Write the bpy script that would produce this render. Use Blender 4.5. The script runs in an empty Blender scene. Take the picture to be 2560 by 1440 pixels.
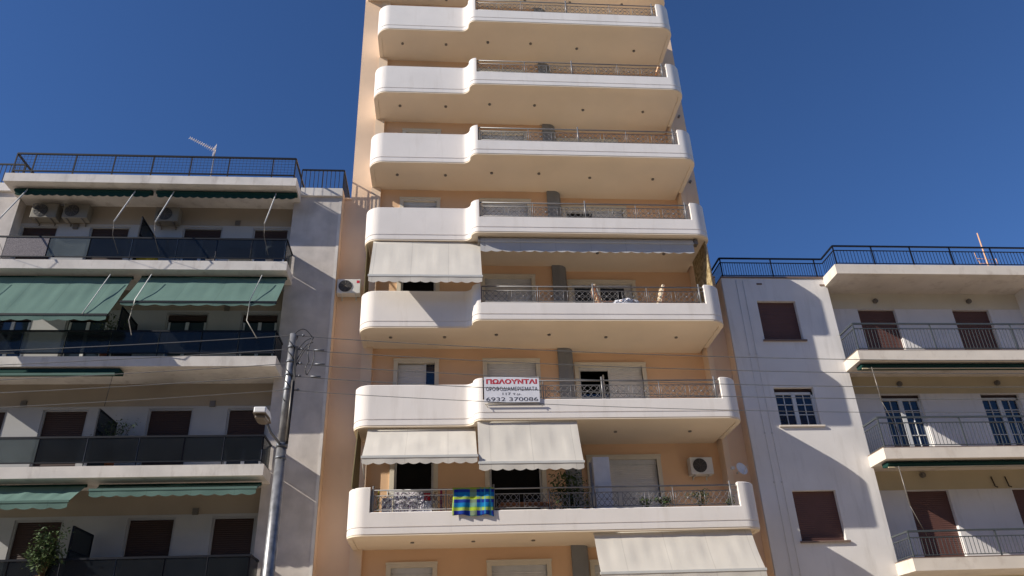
import bpy, math, random
from mathutils import Vector, Matrix
sc = bpy.context.scene
col = sc.collection
R = math.radians
rnd = random.Random(7)

# ---------------------------------------------------------------- camera
cam = bpy.data.cameras.new('camera')
camo = bpy.data.objects.new('camera', cam); col.objects.link(camo)
cam.sensor_width = 36.0; cam.lens = 26.844; cam.shift_y = 66.386/2560
cam.clip_start = 0.1; cam.clip_end = 2000
rt = Vector((0.996441, -0.076433, -0.035547)); up = Vector((-0.003216, -0.455863, 0.890044)); fw = Vector((0.084234, 0.886762, 0.454487))
m = Matrix(((rt.x, up.x, -fw.x), (rt.y, up.y, -fw.y), (rt.z, up.z, -fw.z))).to_4x4()
m.translation = Vector((-0.0264, -21.4656, 1.6))
camo.matrix_world = m
sc.camera = camo

# ---------------------------------------------------------------- sky and sun
LD = Vector((2.88, 1.0, -1.88)).normalized()          # the way the sunlight travels
SUN_EL = math.asin(-LD.z)
w = bpy.data.worlds.new('World'); sc.world = w; w.use_nodes = True
nt = w.node_tree; nt.nodes.clear()
sky = nt.nodes.new('ShaderNodeTexSky'); sky.sky_type = 'NISHITA'; sky.sun_disc = False
sky.sun_elevation = SUN_EL; sky.sun_rotation = math.atan2(-LD.x, -LD.y)
sky.altitude = 0; sky.air_density = 1.0; sky.dust_density = 0.0; sky.ozone_density = 4.0
bg = nt.nodes.new('ShaderNodeBackground'); bg.inputs[1].default_value = 0.083
out = nt.nodes.new('ShaderNodeOutputWorld')
tint = nt.nodes.new('ShaderNodeMix'); tint.data_type = 'RGBA'; tint.blend_type = 'MULTIPLY'; tint.inputs[0].default_value = 1
tint.inputs[7].default_value = (0.54, 0.75, 1.06, 1)      # deep Mediterranean blue
nt.links.new(sky.outputs[0], tint.inputs[6]); nt.links.new(tint.outputs[2], bg.inputs[0]); nt.links.new(bg.outputs[0], out.inputs[0])
sun = bpy.data.lights.new('sun', 'SUN'); sun.energy = 5.0; sun.angle = R(0.5); sun.color = (1.0, 0.93, 0.81)
suno = bpy.data.objects.new('sun', sun); col.objects.link(suno)
suno.rotation_euler = LD.to_track_quat('-Z', 'Y').to_euler(); suno.location = (-20, -20, 30)
sc.view_settings.view_transform = 'Standard'; sc.view_settings.look = 'None'
sc.view_settings.exposure = 0.32; sc.view_settings.gamma = 1.0
sc.view_settings.use_curve_mapping = False

# ---------------------------------------------------------------- materials
def base_mat(name, rough=0.8, spec=0.3, metal=0.0):
    M = bpy.data.materials.new(name); M.use_nodes = True
    b = M.node_tree.nodes['Principled BSDF']
    b.inputs['Roughness'].default_value = rough; b.inputs['Metallic'].default_value = metal
    b.inputs['Specular IOR Level'].default_value = spec
    return M, M.node_tree, b
def plaster(name, c, var=0.10, scale=1.2, bump=0.15, grain=60.0, rough=0.9, dirt=0.0, dirtc=(0.25, 0.2, 0.15), stretch=(1, 1, 0.25)):
    M, t, b = base_mat(name, rough, 0.2)
    N = t.nodes.new; L = t.links.new
    tc = N('ShaderNodeTexCoord'); geo = N('ShaderNodeNewGeometry')
    n1 = N('ShaderNodeTexNoise'); n1.inputs['Scale'].default_value = scale; n1.inputs['Detail'].default_value = 6
    L(geo.outputs['Position'], n1.inputs['Vector'])
    n2 = N('ShaderNodeTexNoise'); n2.inputs['Scale'].default_value = grain; n2.inputs['Detail'].default_value = 3
    L(geo.outputs['Position'], n2.inputs['Vector'])
    r = N('ShaderNodeMapRange'); r.inputs['From Min'].default_value = 0.3; r.inputs['From Max'].default_value = 0.7
    r.inputs['To Min'].default_value = 1 - var; r.inputs['To Max'].default_value = 1 + var*0.4
    L(n1.outputs['Fac'], r.inputs['Value'])
    mx = N('ShaderNodeMix'); mx.data_type = 'RGBA'; mx.blend_type = 'MULTIPLY'; mx.inputs[0].default_value = 1
    mx.inputs[6].default_value = (*c, 1); L(r.outputs[0], mx.inputs[7])
    last = mx.outputs[2]
    if dirt > 0:
        mp = N('ShaderNodeMapping'); mp.inputs['Scale'].default_value = stretch; L(geo.outputs['Position'], mp.inputs['Vector'])
        n3 = N('ShaderNodeTexNoise'); n3.inputs['Scale'].default_value = 3.2; n3.inputs['Detail'].default_value = 7; n3.inputs['Roughness'].default_value = 0.65
        L(mp.outputs[0], n3.inputs['Vector'])
        r3 = N('ShaderNodeMapRange'); r3.inputs['From Min'].default_value = 0.53; r3.inputs['From Max'].default_value = 0.78
        r3.inputs['To Min'].default_value = 0; r3.inputs['To Max'].default_value = dirt
        L(n3.outputs['Fac'], r3.inputs['Value'])
        m2 = N('ShaderNodeMix'); m2.data_type = 'RGBA'; L(r3.outputs[0], m2.inputs[0]); L(last, m2.inputs[6]); m2.inputs[7].default_value = (*dirtc, 1)
        last = m2.outputs[2]
    L(last, b.inputs['Base Color'])
    bp = N('ShaderNodeBump'); bp.inputs['Strength'].default_value = bump; bp.inputs['Distance'].default_value = 0.02
    L(n2.outputs['Fac'], bp.inputs['Height']); L(bp.outputs[0], b.inputs['Normal'])
    return M
def plain(name, c, rough=0.6, metal=0.0, spec=0.4, var=0.08, scale=4.0):
    M, t, b = base_mat(name, rough, spec, metal)
    N = t.nodes.new; L = t.links.new
    geo = N('ShaderNodeNewGeometry'); n1 = N('ShaderNodeTexNoise'); n1.inputs['Scale'].default_value = scale; n1.inputs['Detail'].default_value = 5
    L(geo.outputs['Position'], n1.inputs['Vector'])
    r = N('ShaderNodeMapRange'); r.inputs['From Min'].default_value = 0.3; r.inputs['From Max'].default_value = 0.7
    r.inputs['To Min'].default_value = 1 - var; r.inputs['To Max'].default_value = 1 + var*0.5
    L(n1.outputs['Fac'], r.inputs['Value'])
    mx = N('ShaderNodeMix'); mx.data_type = 'RGBA'; mx.blend_type = 'MULTIPLY'; mx.inputs[0].default_value = 1
    mx.inputs[6].default_value = (*c, 1); L(r.outputs[0], mx.inputs[7]); L(mx.outputs[2], b.inputs['Base Color'])
    return M
def fabric(name, c, folds=6.0, trans=0.25, slope=0.0, bump=0.07):
    """awning cloth: slight folds, some light through"""
    M, t, b = base_mat(name, 0.85, 0.1)
    N = t.nodes.new; L = t.links.new
    geo = N('ShaderNodeNewGeometry'); mp = N('ShaderNodeMapping'); mp.inputs['Scale'].default_value = (0.55, 0.1, 0.25 + slope); L(geo.outputs['Position'], mp.inputs['Vector'])
    mp.inputs['Rotation'].default_value = (0, 0.35, 0)
    n = N('ShaderNodeTexNoise'); n.inputs['Scale'].default_value = folds; n.inputs['Detail'].default_value = 4; L(mp.outputs[0], n.inputs['Vector'])
    n2 = N('ShaderNodeTexNoise'); n2.inputs['Scale'].default_value = 1.3; n2.inputs['Detail'].default_value = 5; L(geo.outputs['Position'], n2.inputs['Vector'])
    r = N('ShaderNodeMapRange'); r.inputs['From Min'].default_value = 0.3; r.inputs['From Max'].default_value = 0.7; r.inputs['To Min'].default_value = 0.94; r.inputs['To Max'].default_value = 1.03
    L(n2.outputs['Fac'], r.inputs['Value'])
    mx = N('ShaderNodeMix'); mx.data_type = 'RGBA'; mx.blend_type = 'MULTIPLY'; mx.inputs[0].default_value = 1
    sx = N('ShaderNodeSeparateXYZ'); L(geo.outputs['Position'], sx.inputs[0])      # sewn seams every 1.1 m
    md = N('ShaderNodeMath'); md.operation = 'PINGPONG'; md.inputs[1].default_value = 0.55; L(sx.outputs[0], md.inputs[0])
    lt = N('ShaderNodeMath'); lt.operation = 'LESS_THAN'; lt.inputs[1].default_value = 0.012; L(md.outputs[0], lt.inputs[0])
    ml = N('ShaderNodeMath'); ml.operation = 'MULTIPLY_ADD'; ml.inputs[1].default_value = -0.13; ml.inputs[2].default_value = 1.0; L(lt.outputs[0], ml.inputs[0])
    m3 = N('ShaderNodeMath'); m3.operation = 'MULTIPLY'; L(ml.outputs[0], m3.inputs[0]); L(r.outputs[0], m3.inputs[1])
    mx.inputs[6].default_value = (*c, 1); L(m3.outputs[0], mx.inputs[7]); L(mx.outputs[2], b.inputs['Base Color'])
    bp = N('ShaderNodeBump'); bp.inputs['Strength'].default_value = bump; bp.inputs['Distance'].default_value = 0.08
    L(n.outputs['Fac'], bp.inputs['Height']); L(bp.outputs[0], b.inputs['Normal'])
    tr = N('ShaderNodeBsdfTranslucent'); L(mx.outputs[2], tr.inputs['Color'])
    ms = N('ShaderNodeMixShader'); ms.inputs[0].default_value = trans
    o = t.nodes['Material Output']; L(b.outputs[0], ms.inputs[1]); L(tr.outputs[0], ms.inputs[2]); L(ms.outputs[0], o.inputs['Surface'])
    return M
def smoked(name, tint=(0.3, 0.34, 0.38), body=(0.035, 0.045, 0.06), fac=0.45):
    M = bpy.data.materials.new(name); M.use_nodes = True; t = M.node_tree; t.nodes.clear()
    N = t.nodes.new; L = t.links.new
    o = N('ShaderNodeOutputMaterial'); tr = N('ShaderNodeBsdfTransparent'); tr.inputs[0].default_value = (*tint, 1)
    d = N('ShaderNodeBsdfPrincipled'); d.inputs['Roughness'].default_value = 0.12
    geo = N('ShaderNodeNewGeometry'); n = N('ShaderNodeTexNoise'); n.inputs['Scale'].default_value = 1.6; n.inputs['Detail'].default_value = 4; L(geo.outputs['Position'], n.inputs['Vector'])
    r = N('ShaderNodeMapRange'); r.inputs['To Min'].default_value = 0.6; r.inputs['To Max'].default_value = 1.5; L(n.outputs['Fac'], r.inputs['Value'])
    mx = N('ShaderNodeMix'); mx.data_type = 'RGBA'; mx.blend_type = 'MULTIPLY'; mx.inputs[0].default_value = 1; mx.inputs[6].default_value = (*body, 1); L(r.outputs[0], mx.inputs[7]); L(mx.outputs[2], d.inputs['Base Color'])
    ms = N('ShaderNodeMixShader'); ms.inputs[0].default_value = 1 - fac
    L(tr.outputs[0], ms.inputs[1]); L(d.outputs[0], ms.inputs[2]); L(ms.outputs[0], o.inputs[0])
    return M
def terrazzo(name):
    M, t, b = base_mat(name, 0.4, 0.3)
    N = t.nodes.new; L = t.links.new
    geo = N('ShaderNodeNewGeometry'); v = N('ShaderNodeTexVoronoi'); v.inputs['Scale'].default_value = 60; L(geo.outputs['Position'], v.inputs['Vector'])
    cr = N('ShaderNodeValToRGB'); cr.color_ramp.elements[0].color = (0.07, 0.06, 0.07, 1); cr.color_ramp.elements[1].color = (0.24, 0.21, 0.22, 1)
    L(v.outputs['Color'], cr.inputs[0]); L(cr.outputs[0], b.inputs['Base Color'])
    return M
def plaid(name):
    M, t, b = base_mat(name, 0.9, 0.1)
    N = t.nodes.new; L = t.links.new
    tc = N('ShaderNodeTexCoord'); sp = N('ShaderNodeSeparateXYZ'); L(tc.outputs['Generated'], sp.inputs[0])
    def ramp(stops):
        cr = N('ShaderNodeValToRGB'); cr.color_ramp.interpolation = 'CONSTANT'
        e = cr.color_ramp.elements
        e[0].position = stops[0][0]; e[0].color = (*stops[0][1], 1); e[1].position = stops[1][0]; e[1].color = (*stops[1][1], 1)
        for p, c in stops[2:]:
            k = e.new(p); k.color = (*c, 1)
        return cr
    bl = (0.01, 0.17, 0.42); nv = (0.015, 0.02, 0.25); yl = (0.38, 0.50, 0.04); gn = (0.05, 0.27, 0.13); cy = (0.05, 0.4, 0.65)
    h = ramp([(0, bl), (0.05, nv), (0.2, yl), (0.3, gn), (0.33, bl), (0.46, nv), (0.57, yl), (0.66, bl), (0.8, nv), (0.9, yl)])
    fv = ramp([(0, (.7,)*3), (0.04, (.15,)*3), (0.42, (.45,)*3), (0.58, (.2,)*3), (0.66, (.5,)*3), (0.70, (.1,)*3), (0.76, (.6,)*3), (0.79, (.15,)*3), (0.88, (.55,)*3), (0.92, (.2,)*3)])
    L(sp.outputs['X'], fv.inputs[0])
    v = ramp([(0, yl), (0.04, nv), (0.14, bl), (0.42, yl), (0.58, nv), (0.66, bl), (0.74, cy), (0.78, bl), (0.86, gn), (0.9, cy), (0.94, nv)])
    L(sp.outputs['Z'], h.inputs[0]); L(sp.outputs['X'], v.inputs[0])
    mx = N('ShaderNodeMix'); mx.data_type = 'RGBA'; L(fv.outputs[0], mx.inputs[0]); L(h.outputs[0], mx.inputs[6]); L(v.outputs[0], mx.inputs[7])
    L(mx.outputs[2], b.inputs['Base Color'])
    return M
def floral(name, a=(0.7, 0.68, 0.72), c=(0.16, 0.12, 0.17), scale=26):
    M, t, b = base_mat(name, 0.9, 0.1)
    N = t.nodes.new; L = t.links.new
    geo = N('ShaderNodeNewGeometry'); v = N('ShaderNodeTexNoise'); v.inputs['Scale'].default_value = scale; v.inputs['Detail'].default_value = 1; L(geo.outputs['Position'], v.inputs['Vector'])
    cr = N('ShaderNodeValToRGB'); cr.color_ramp.elements[0].position = 0.44; cr.color_ramp.elements[0].color = (*c, 1); cr.color_ramp.elements[1].position = 0.52; cr.color_ramp.elements[1].color = (*a, 1)
    L(v.outputs['Fac'], cr.inputs[0]); L(cr.outputs[0], b.inputs['Base Color'])
    return M
def leafy(name, c1, c2):
    M, t, b = base_mat(name, 0.6, 0.3)
    N = t.nodes.new; L = t.links.new
    geo = N('ShaderNodeNewGeometry'); cr = N('ShaderNodeValToRGB'); cr.color_ramp.elements[0].color = (*c1, 1); cr.color_ramp.elements[1].color = (*c2, 1)
    L(geo.outputs['Random Per Island'], cr.inputs[0]); L(cr.outputs[0], b.inputs['Base Color'])
    return M
def bamboo(name):
    M, t, b = base_mat(name, 0.8, 0.1)
    N = t.nodes.new; L = t.links.new
    geo = N('ShaderNodeNewGeometry'); v = N('ShaderNodeTexNoise'); v.inputs['Scale'].default_value = 9; v.inputs['Detail'].default_value = 3; L(geo.outputs['Position'], v.inputs['Vector'])
    cr = N('ShaderNodeValToRGB'); cr.color_ramp.elements[0].position = 0.4; cr.color_ramp.elements[0].color = (0.22, 0.16, 0.08, 1); cr.color_ramp.elements[1].position = 0.6; cr.color_ramp.elements[1].color = (0.42, 0.33, 0.19, 1)
    L(v.outputs['Fac'], cr.inputs[0]); L(cr.outputs[0], b.inputs['Base Color'])
    return M

MT = dict(
 white=plaster('white_parapet_plaster', (0.80, 0.75, 0.715), 0.06, 1.0, 0.08, 90, dirt=0.32, dirtc=(0.5, 0.44, 0.38), stretch=(1, 1, 0.14)),
 cream=plaster('cream_soffit_paint', (0.81, 0.69, 0.545), 0.06, 0.8, 0.05, 80),
 orange=plaster('apricot_plaster', (0.80, 0.58, 0.41), 0.10, 0.7, 0.2, 70, dirt=0.12, dirtc=(0.45, 0.33, 0.22)),
 apricot=plaster('orange_recess_plaster', (0.79, 0.525, 0.33), 0.06, 0.9, 0.15, 70),
 pil=plaster('pale_pilaster_plaster', (0.80, 0.62, 0.46), 0.05, 0.9, 0.15, 70),
 trim=plaster('cream_window_trim', (0.72, 0.66, 0.55), 0.05, 2, 0.05),
 greycol=plaster('grey_column_paint', (0.24, 0.245, 0.255), 0.08, 1.5, 0.1),
 shutw=plain('white_roller_shutter', (0.66, 0.66, 0.66), 0.5),
 shutb=plain('dark_brown_shutter', (0.035, 0.016, 0.012), 0.6),
 shutr=plain('brown_roller_shutter', (0.12, 0.055, 0.045), 0.6),
 alum=plain('white_aluminium', (0.62, 0.63, 0.64), 0.4),
 stone=plaster('grey_cream_slab_render', (0.68, 0.64, 0.60), 0.16, 1.4, 0.2, 60, dirt=0.55, dirtc=(0.28, 0.23, 0.2), stretch=(1, 1, 0.3)),
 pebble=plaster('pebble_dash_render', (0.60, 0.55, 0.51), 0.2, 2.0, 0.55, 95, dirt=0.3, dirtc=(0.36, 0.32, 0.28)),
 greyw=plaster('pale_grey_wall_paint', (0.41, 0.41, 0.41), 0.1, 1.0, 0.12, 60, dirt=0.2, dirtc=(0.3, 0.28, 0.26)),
 rwhite=plaster('white_wall_render', (0.76, 0.73, 0.71), 0.10, 0.8, 0.2, 70, dirt=0.5, dirtc=(0.50, 0.47, 0.44), stretch=(1.2, 1, 0.16)),
 rslab=plaster('cream_slab_render', (0.72, 0.65, 0.57), 0.10, 1.2, 0.15, 70, dirt=0.5, dirtc=(0.36, 0.28, 0.22), stretch=(0.8, 1, 0.5)),
 rochre2=plaster('pale_bounce_tint', (0.68, 0.62, 0.50), 0.1, 0.9, 0.1, 60), rochre=plaster('ochre_bounce_and_bar_paint', (0.55, 0.46, 0.31), 0.1, 0.9, 0.1, 60),  # bounce light painted above the doors; the ochre also colours awning bars
 glass=plain('dark_window_glass', (0.02, 0.03, 0.05), 0.06, 0, 0.5),
 blueglass=plain('blue_window_glass', (0.008, 0.018, 0.05), 0.08, 0, 0.6, 0.5, 9),
 dark=plain('dark_room', (0.05, 0.045, 0.04), 0.9),
 smoke=smoked('smoked_glass', (0.34, 0.37, 0.38), (0.018, 0.022, 0.028), 0.5), 
 smoke2=smoked('pale_smoked_glass', (0.5, 0.54, 0.55), (0.12, 0.14, 0.145), 0.5),
 terr=terrazzo('speckled_frosted_glass'),
 steel=plain('grey_railing_steel', (0.22, 0.215, 0.22), 0.4, 0.3),
 lbounce=plaster('brownish_bounce_shade', (0.34, 0.29, 0.23), 0.1, 0.9, 0.1, 60), framed=plain('grey_door_frame', (0.33, 0.33, 0.33), 0.5), void=plain('unlit_room_glass', (0.008, 0.008, 0.008), 0.5, 0, 0.1),  # brownish tone holds the shade and warm bounce high in the recess
 rail=plain('black_railing_paint', (0.007, 0.009, 0.016), 0.5, 0, 0.2),
 railr=plain('dark_grey_railing_paint', (0.06, 0.07, 0.075), 0.4),
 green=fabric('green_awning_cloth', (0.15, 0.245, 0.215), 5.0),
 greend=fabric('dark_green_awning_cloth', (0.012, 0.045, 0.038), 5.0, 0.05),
 beige=fabric('beige_awning_cloth', (0.68, 0.64, 0.58), 3.0, 0.15),
 grey=fabric('grey_awning_cloth', (0.52, 0.51, 0.51), 3.0, 0.06),
 bar=plain('pale_awning_bar', (0.6, 0.6, 0.58), 0.5),
 acw=plain('white_ac_casing', (0.68, 0.67, 0.64), 0.5),
 acd=plain('dark_fan_grille', (0.05, 0.05, 0.052), 0.6),
 acc=plain('aged_cream_ac_casing', (0.21, 0.19, 0.155), 0.6),
 red=plain('red_badge', (0.55, 0.03, 0.06), 0.5),
 galv=plain('galvanised_pole_steel', (0.30, 0.30, 0.31), 0.40, 0.5, 0.4, 0.45, 6),
 galvd=plain('weathered_pole_band', (0.16, 0.17, 0.19), 0.5, 0.4),
 wire=plain('black_cable', (0.03, 0.03, 0.035), 0.5),
 wirel=plain('grey_aluminium_cable', (0.17, 0.17, 0.17), 0.4, 0.3),
 lampw=plain('white_lamp_canopy', (0.85, 0.85, 0.86), 0.4),
 lampd=plain('brown_lamp_refractor', (0.16, 0.13, 0.1), 0.2),
 signw=plain('white_sign_board', (0.72, 0.72, 0.78), 0.6),
 inkr=plain('red_sign_ink', (0.5, 0.015, 0.035), 0.7), inkk=plain('black_sign_ink', (0.045, 0.045, 0.07), 0.7),
 plaid=plaid('plaid_towel_cloth'), floral=floral('patterned_laundry_cloth'),
 tcloth=floral('white_tablecloth', (0.8, 0.8, 0.85), (0.45, 0.48, 0.6), 18),
 wood=plain('brown_wood', (0.28, 0.11, 0.045), 0.6), cush=floral('striped_cushion_cloth', (0.75, 0.66, 0.5), (0.3, 0.16, 0.08), 16),
 yellow=plain('yellow_cloth', (0.5, 0.45, 0.05), 0.8), pink=plain('dark_pink_cloth', (0.35, 0.03, 0.1), 0.8), redc=plain('red_cloth', (0.5, 0.02, 0.03), 0.8),
 cab=plain('white_cabinet_enamel', (0.72, 0.72, 0.75), 0.45),
 leaf=leafy('green_leaves', (0.03, 0.07, 0.015), (0.16, 0.24, 0.05)), leafd=leafy('dark_green_leaves', (0.02, 0.045, 0.014), (0.10, 0.15, 0.05)),
 stem=plain('plant_stem', (0.1, 0.08, 0.04)), pot=plain('terracotta_pot', (0.35, 0.13, 0.07), 0.8),
 bamboo=bamboo('bamboo_blind'), olive=plain('olive_blind', (0.2, 0.16, 0.08), 0.8),
 asphalt=plaster('street_asphalt', (0.16, 0.145, 0.13), 0.2, 1, 0.4), paving=plaster('pavement_concrete', (0.62, 0.51, 0.37), 0.15, 0.8, 0.3),
 paint=plain('road_paint', (0.75, 0.75, 0.73)), far=plaster('ochre_far_render', (0.42, 0.34, 0.25), 0.15, 0.5, 0.1), land=plaster('dry_ground', (0.45, 0.38, 0.28), 0.2, 0.1, 0.3),
 lightm=plain('grey_downlight', (0.19, 0.17, 0.15), 0.4, 0.3), cabc=plain('grey_painted_cable', (0.60, 0.58, 0.56)), brownedge=plain('brown_edge_paint', (0.2, 0.14, 0.11)),
 antm=plain('pale_antenna_metal', (0.72, 0.68, 0.66), 0.4, 0.2), anto=plain('rusty_orange_antenna', (0.62, 0.36, 0.22), 0.6),
)

# ---------------------------------------------------------------- mesh builder
def wloc(o):
    v = Vector((0, 0, 0))
    while o: v += o.location; o = o.parent
    return v
class MB:
    def __init__(s): s.v = []; s.f = []; s.d = {}; s.sm = set()
    def pt(s, p):
        s.v.append(tuple(p)); return len(s.v)-1
    def wp(s, p):
        k = tuple(round(c, 4) for c in p)
        if k not in s.d: s.d[k] = s.pt(p)
        return s.d[k]
    def face(s, pts, smooth=False):
        s.f.append([s.pt(p) for p in pts])
        if smooth: s.sm.add(len(s.f)-1)
    def box(s, x0, x1, y0, y1, z0, z1):
        b = len(s.v)
        for z in (z0, z1):
            for (x, y) in ((x0, y0), (x1, y0), (x1, y1), (x0, y1)): s.v.append((x, y, z))
        for q in ((3, 2, 1, 0), (4, 5, 6, 7), (0, 1, 5, 4), (1, 2, 6, 5), (2, 3, 7, 6), (3, 0, 4, 7)): s.f.append([b+i for i in q])
        return s
    def obox(s, p, q, wd, h):
        """box beam from p to q"""
        p = Vector(p); q = Vector(q); d = (q-p).normalized(); a = d.cross(Vector((0, 0, 1)))
        if a.length < 1e-3: a = Vector((1, 0, 0))
        a.normalize(); c = a.cross(d); b = len(s.v)
        for e in (p, q):
            for (i, j) in ((-1, -1), (1, -1), (1, 1), (-1, 1)): s.v.append(tuple(e + a*(i*wd/2) + c*(j*h/2)))
        for f in ((3, 2, 1, 0), (4, 5, 6, 7), (0, 1, 5, 4), (1, 2, 6, 5), (2, 3, 7, 6), (3, 0, 4, 7)): s.f.append([b+i for i in f])
        return s
    def tube(s, pts, r, n=8, cap=True):
        P = [Vector(p) for p in pts]; rings = []
        rr = r if isinstance(r, (list, tuple)) else [r]*len(P)
        for i, p in enumerate(P):
            d = (P[min(i+1, len(P)-1)] - P[max(i-1, 0)]).normalized()
            a = d.cross(Vector((0, 0, 1)))
            if a.length < 0.05: a = d.cross(Vector((0, 1, 0)))
            a.normalize(); c = a.cross(d)
            b = len(s.v)
            for k in range(n):
                t = 2*math.pi*k/n; s.v.append(tuple(p + a*math.cos(t)*rr[i] + c*math.sin(t)*rr[i]))
            rings.append(b)
        for i in range(len(P)-1):
            for k in range(n):
                s.f.append([rings[i]+k, rings[i]+(k+1) % n, rings[i+1]+(k+1) % n, rings[i+1]+k]); s.sm.add(len(s.f)-1)
        if cap:
            s.f.append([rings[0]+k for k in reversed(range(n))]); s.f.append([rings[-1]+k for k in range(n)])
        return s
    def prism(s, poly, z0, z1):
        b = len(s.v); n = len(poly)
        for z in (z0, z1):
            for (x, y) in poly: s.v.append((x, y, z))
        s.f.append([b+i for i in reversed(range(n))]); s.f.append([b+n+i for i in range(n)])
        for i in range(n): s.f.append([b+i, b+(i+1) % n, b+n+(i+1) % n, b+n+i])
        return s
    def xprism(s, prof, x0, x1):
        """profile in (y,z) extruded along x"""
        b = len(s.v); n = len(prof)
        for x in (x0, x1):
            for (y, z) in prof: s.v.append((x, y, z))
        s.f.append([b+i for i in range(n)]); s.f.append([b+n+i for i in reversed(range(n))])
        for i in range(n): s.f.append([b+(i+1) % n, b+i, b+n+i, b+n+(i+1) % n])
        return s
    def wall(s, x0, x1, z0, z1, y, holes, depth=0.25, step=None):
        """wall face at y (facing -y) with real openings and their reveals"""
        xs = sorted({x0, x1, *[h[0] for h in holes], *[h[1] for h in holes]}); zs = sorted({z0, z1, *[h[2] for h in holes], *[h[3] for h in holes]})
        xs = [x for x in xs if x0 <= x <= x1]; zs = [z for z in zs if z0 <= z <= z1]
        for i in range(len(xs)-1):
            for j in range(len(zs)-1):
                cx = (xs[i]+xs[i+1])/2; cz = (zs[j]+zs[j+1])/2
                if any(h[0] < cx < h[1] and h[2] < cz < h[3] for h in holes): continue
                s.f.append([s.wp((xs[i], y, zs[j])), s.wp((xs[i+1], y, zs[j])), s.wp((xs[i+1], y, zs[j+1])), s.wp((xs[i], y, zs[j+1]))])
        for (a, b, c, d) in holes:
            c = max(c, z0); d = min(d, z1)
            q = [(a, c), (b, c), (b, d), (a, d)]
            for k in range(4):
                (p0, r0), (p1, r1) = q[k], q[(k+1) % 4]
                s.face([(p0, y, r0), (p0, y+depth, r0), (p1, y+depth, r1), (p1, y, r1)])
        return s
    def sphere(s, c, r, n=10, m_=7, sx=1, sy=1, sz=1):
        b = len(s.v)
        for j in range(1, m_):
            ph = math.pi*j/m_
            for k in range(n):
                t = 2*math.pi*k/n; s.v.append((c[0]+r*sx*math.sin(ph)*math.cos(t), c[1]+r*sy*math.sin(ph)*math.sin(t), c[2]+r*sz*math.cos(ph)))
        for j in range(m_-2):
            for k in range(n): s.f.append([b+j*n+k, b+(j+1)*n+k, b+(j+1)*n+(k+1) % n, b+j*n+(k+1) % n]); s.sm.add(len(s.f)-1)
        t0 = s.pt((c[0], c[1], c[2]+r*sz)); t1 = s.pt((c[0], c[1], c[2]-r*sz))
        for k in range(n):
            s.f.append([t0, b+k, b+(k+1) % n]); s.f.append([t1, b+(m_-2)*n+(k+1) % n, b+(m_-2)*n+k])
        return s
    def build(s, name, mat, parent=None, mats=None, bevel=0):
        V = [tuple(T(p)) for p in s.v]
        if parent is not None: o0 = wloc(parent)
        else:
            xs = [p[0] for p in V]; ys = [p[1] for p in V]; zs = [p[2] for p in V]
            o0 = Vector(((min(xs)+max(xs))/2, (min(ys)+max(ys))/2, min(zs)))
        me = bpy.data.meshes.new(name)
        me.from_pydata([(p[0]-o0.x, p[1]-o0.y, p[2]-o0.z) for p in V], [], s.f); me.update()
        for i in s.sm: me.polygons[i].use_smooth = True
        me.materials.append(MT[mat])
        o = bpy.data.objects.new(name, me); col.objects.link(o)
        if parent is not None: o.parent = parent
        else: o.location = o0
        if bevel:
            bv = o.modifiers.new('bevel', 'BEVEL'); bv.width = bevel; bv.segments = 2; bv.limit_method = 'ANGLE'
        return o
SIDE = False
def T(p):
    # the side blocks stand 0.42 m forward of the tower's wall; their drawing units are 0.98 m
    return Vector((p[0]*0.98, p[1]*0.98-0.42, p[2]*0.98+0.031)) if SIDE else Vector(p)
def tag(o, label, cat, group=None):
    o['label'] = label; o['category'] = cat
    if group: o['group'] = group
    return o
def struct(o): o['kind'] = 'structure'; return o
def thing(name, label, cat, loc, group=None):
    o = bpy.data.objects.new(name, None); o.empty_display_size = 0.3; col.objects.link(o); o.location = T(loc)
    return tag(o, label, cat, group)
def node(name, parent, loc=(0, 0, 0)):
    o = bpy.data.objects.new(name, None); col.objects.link(o); o.parent = parent; o.location = loc; return o
def copy_tree(o, parent=None):
    c = o.copy(); col.objects.link(c)
    if parent is not None: c.parent = parent
    for ch in list(o.children): copy_tree(ch, c)
    return c
def arc(cx, cy, r, a0, a1, n):
    return [(cx + r*math.cos(R(a0+(a1-a0)*i/n)), cy + r*math.sin(R(a0+(a1-a0)*i/n))) for i in range(n+1)]

# ================================================================ GROUND
g = MB(); g.face([(-300, -300, -0.12), (300, -300, -0.12), (300, 300, -0.12), (-300, 300, -0.12)]); struct(g.build('ground', 'land'))
g = MB().box(-120, 120, -6.6, 12, -0.11, 0.0); struct(g.build('pavement', 'paving'))
g = MB(); g.face([(-120, -17, -0.116), (120, -17, -0.116), (120, -6.62, -0.116), (-120, -6.62, -0.116)]); struct(g.build('road', 'asphalt'))
g = MB()
for i in range(-20, 20): g.face([(i*5, -11.9, -0.112), (i*5+2.5, -11.9, -0.112), (i*5+2.5, -11.75, -0.112), (i*5, -11.75, -0.112)])
struct(g.build('road_marking', 'paint'))
g = MB().box(-120, 120, -45, -17.02, -0.11, 0.0); struct(g.build('square', 'paving'))

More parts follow.
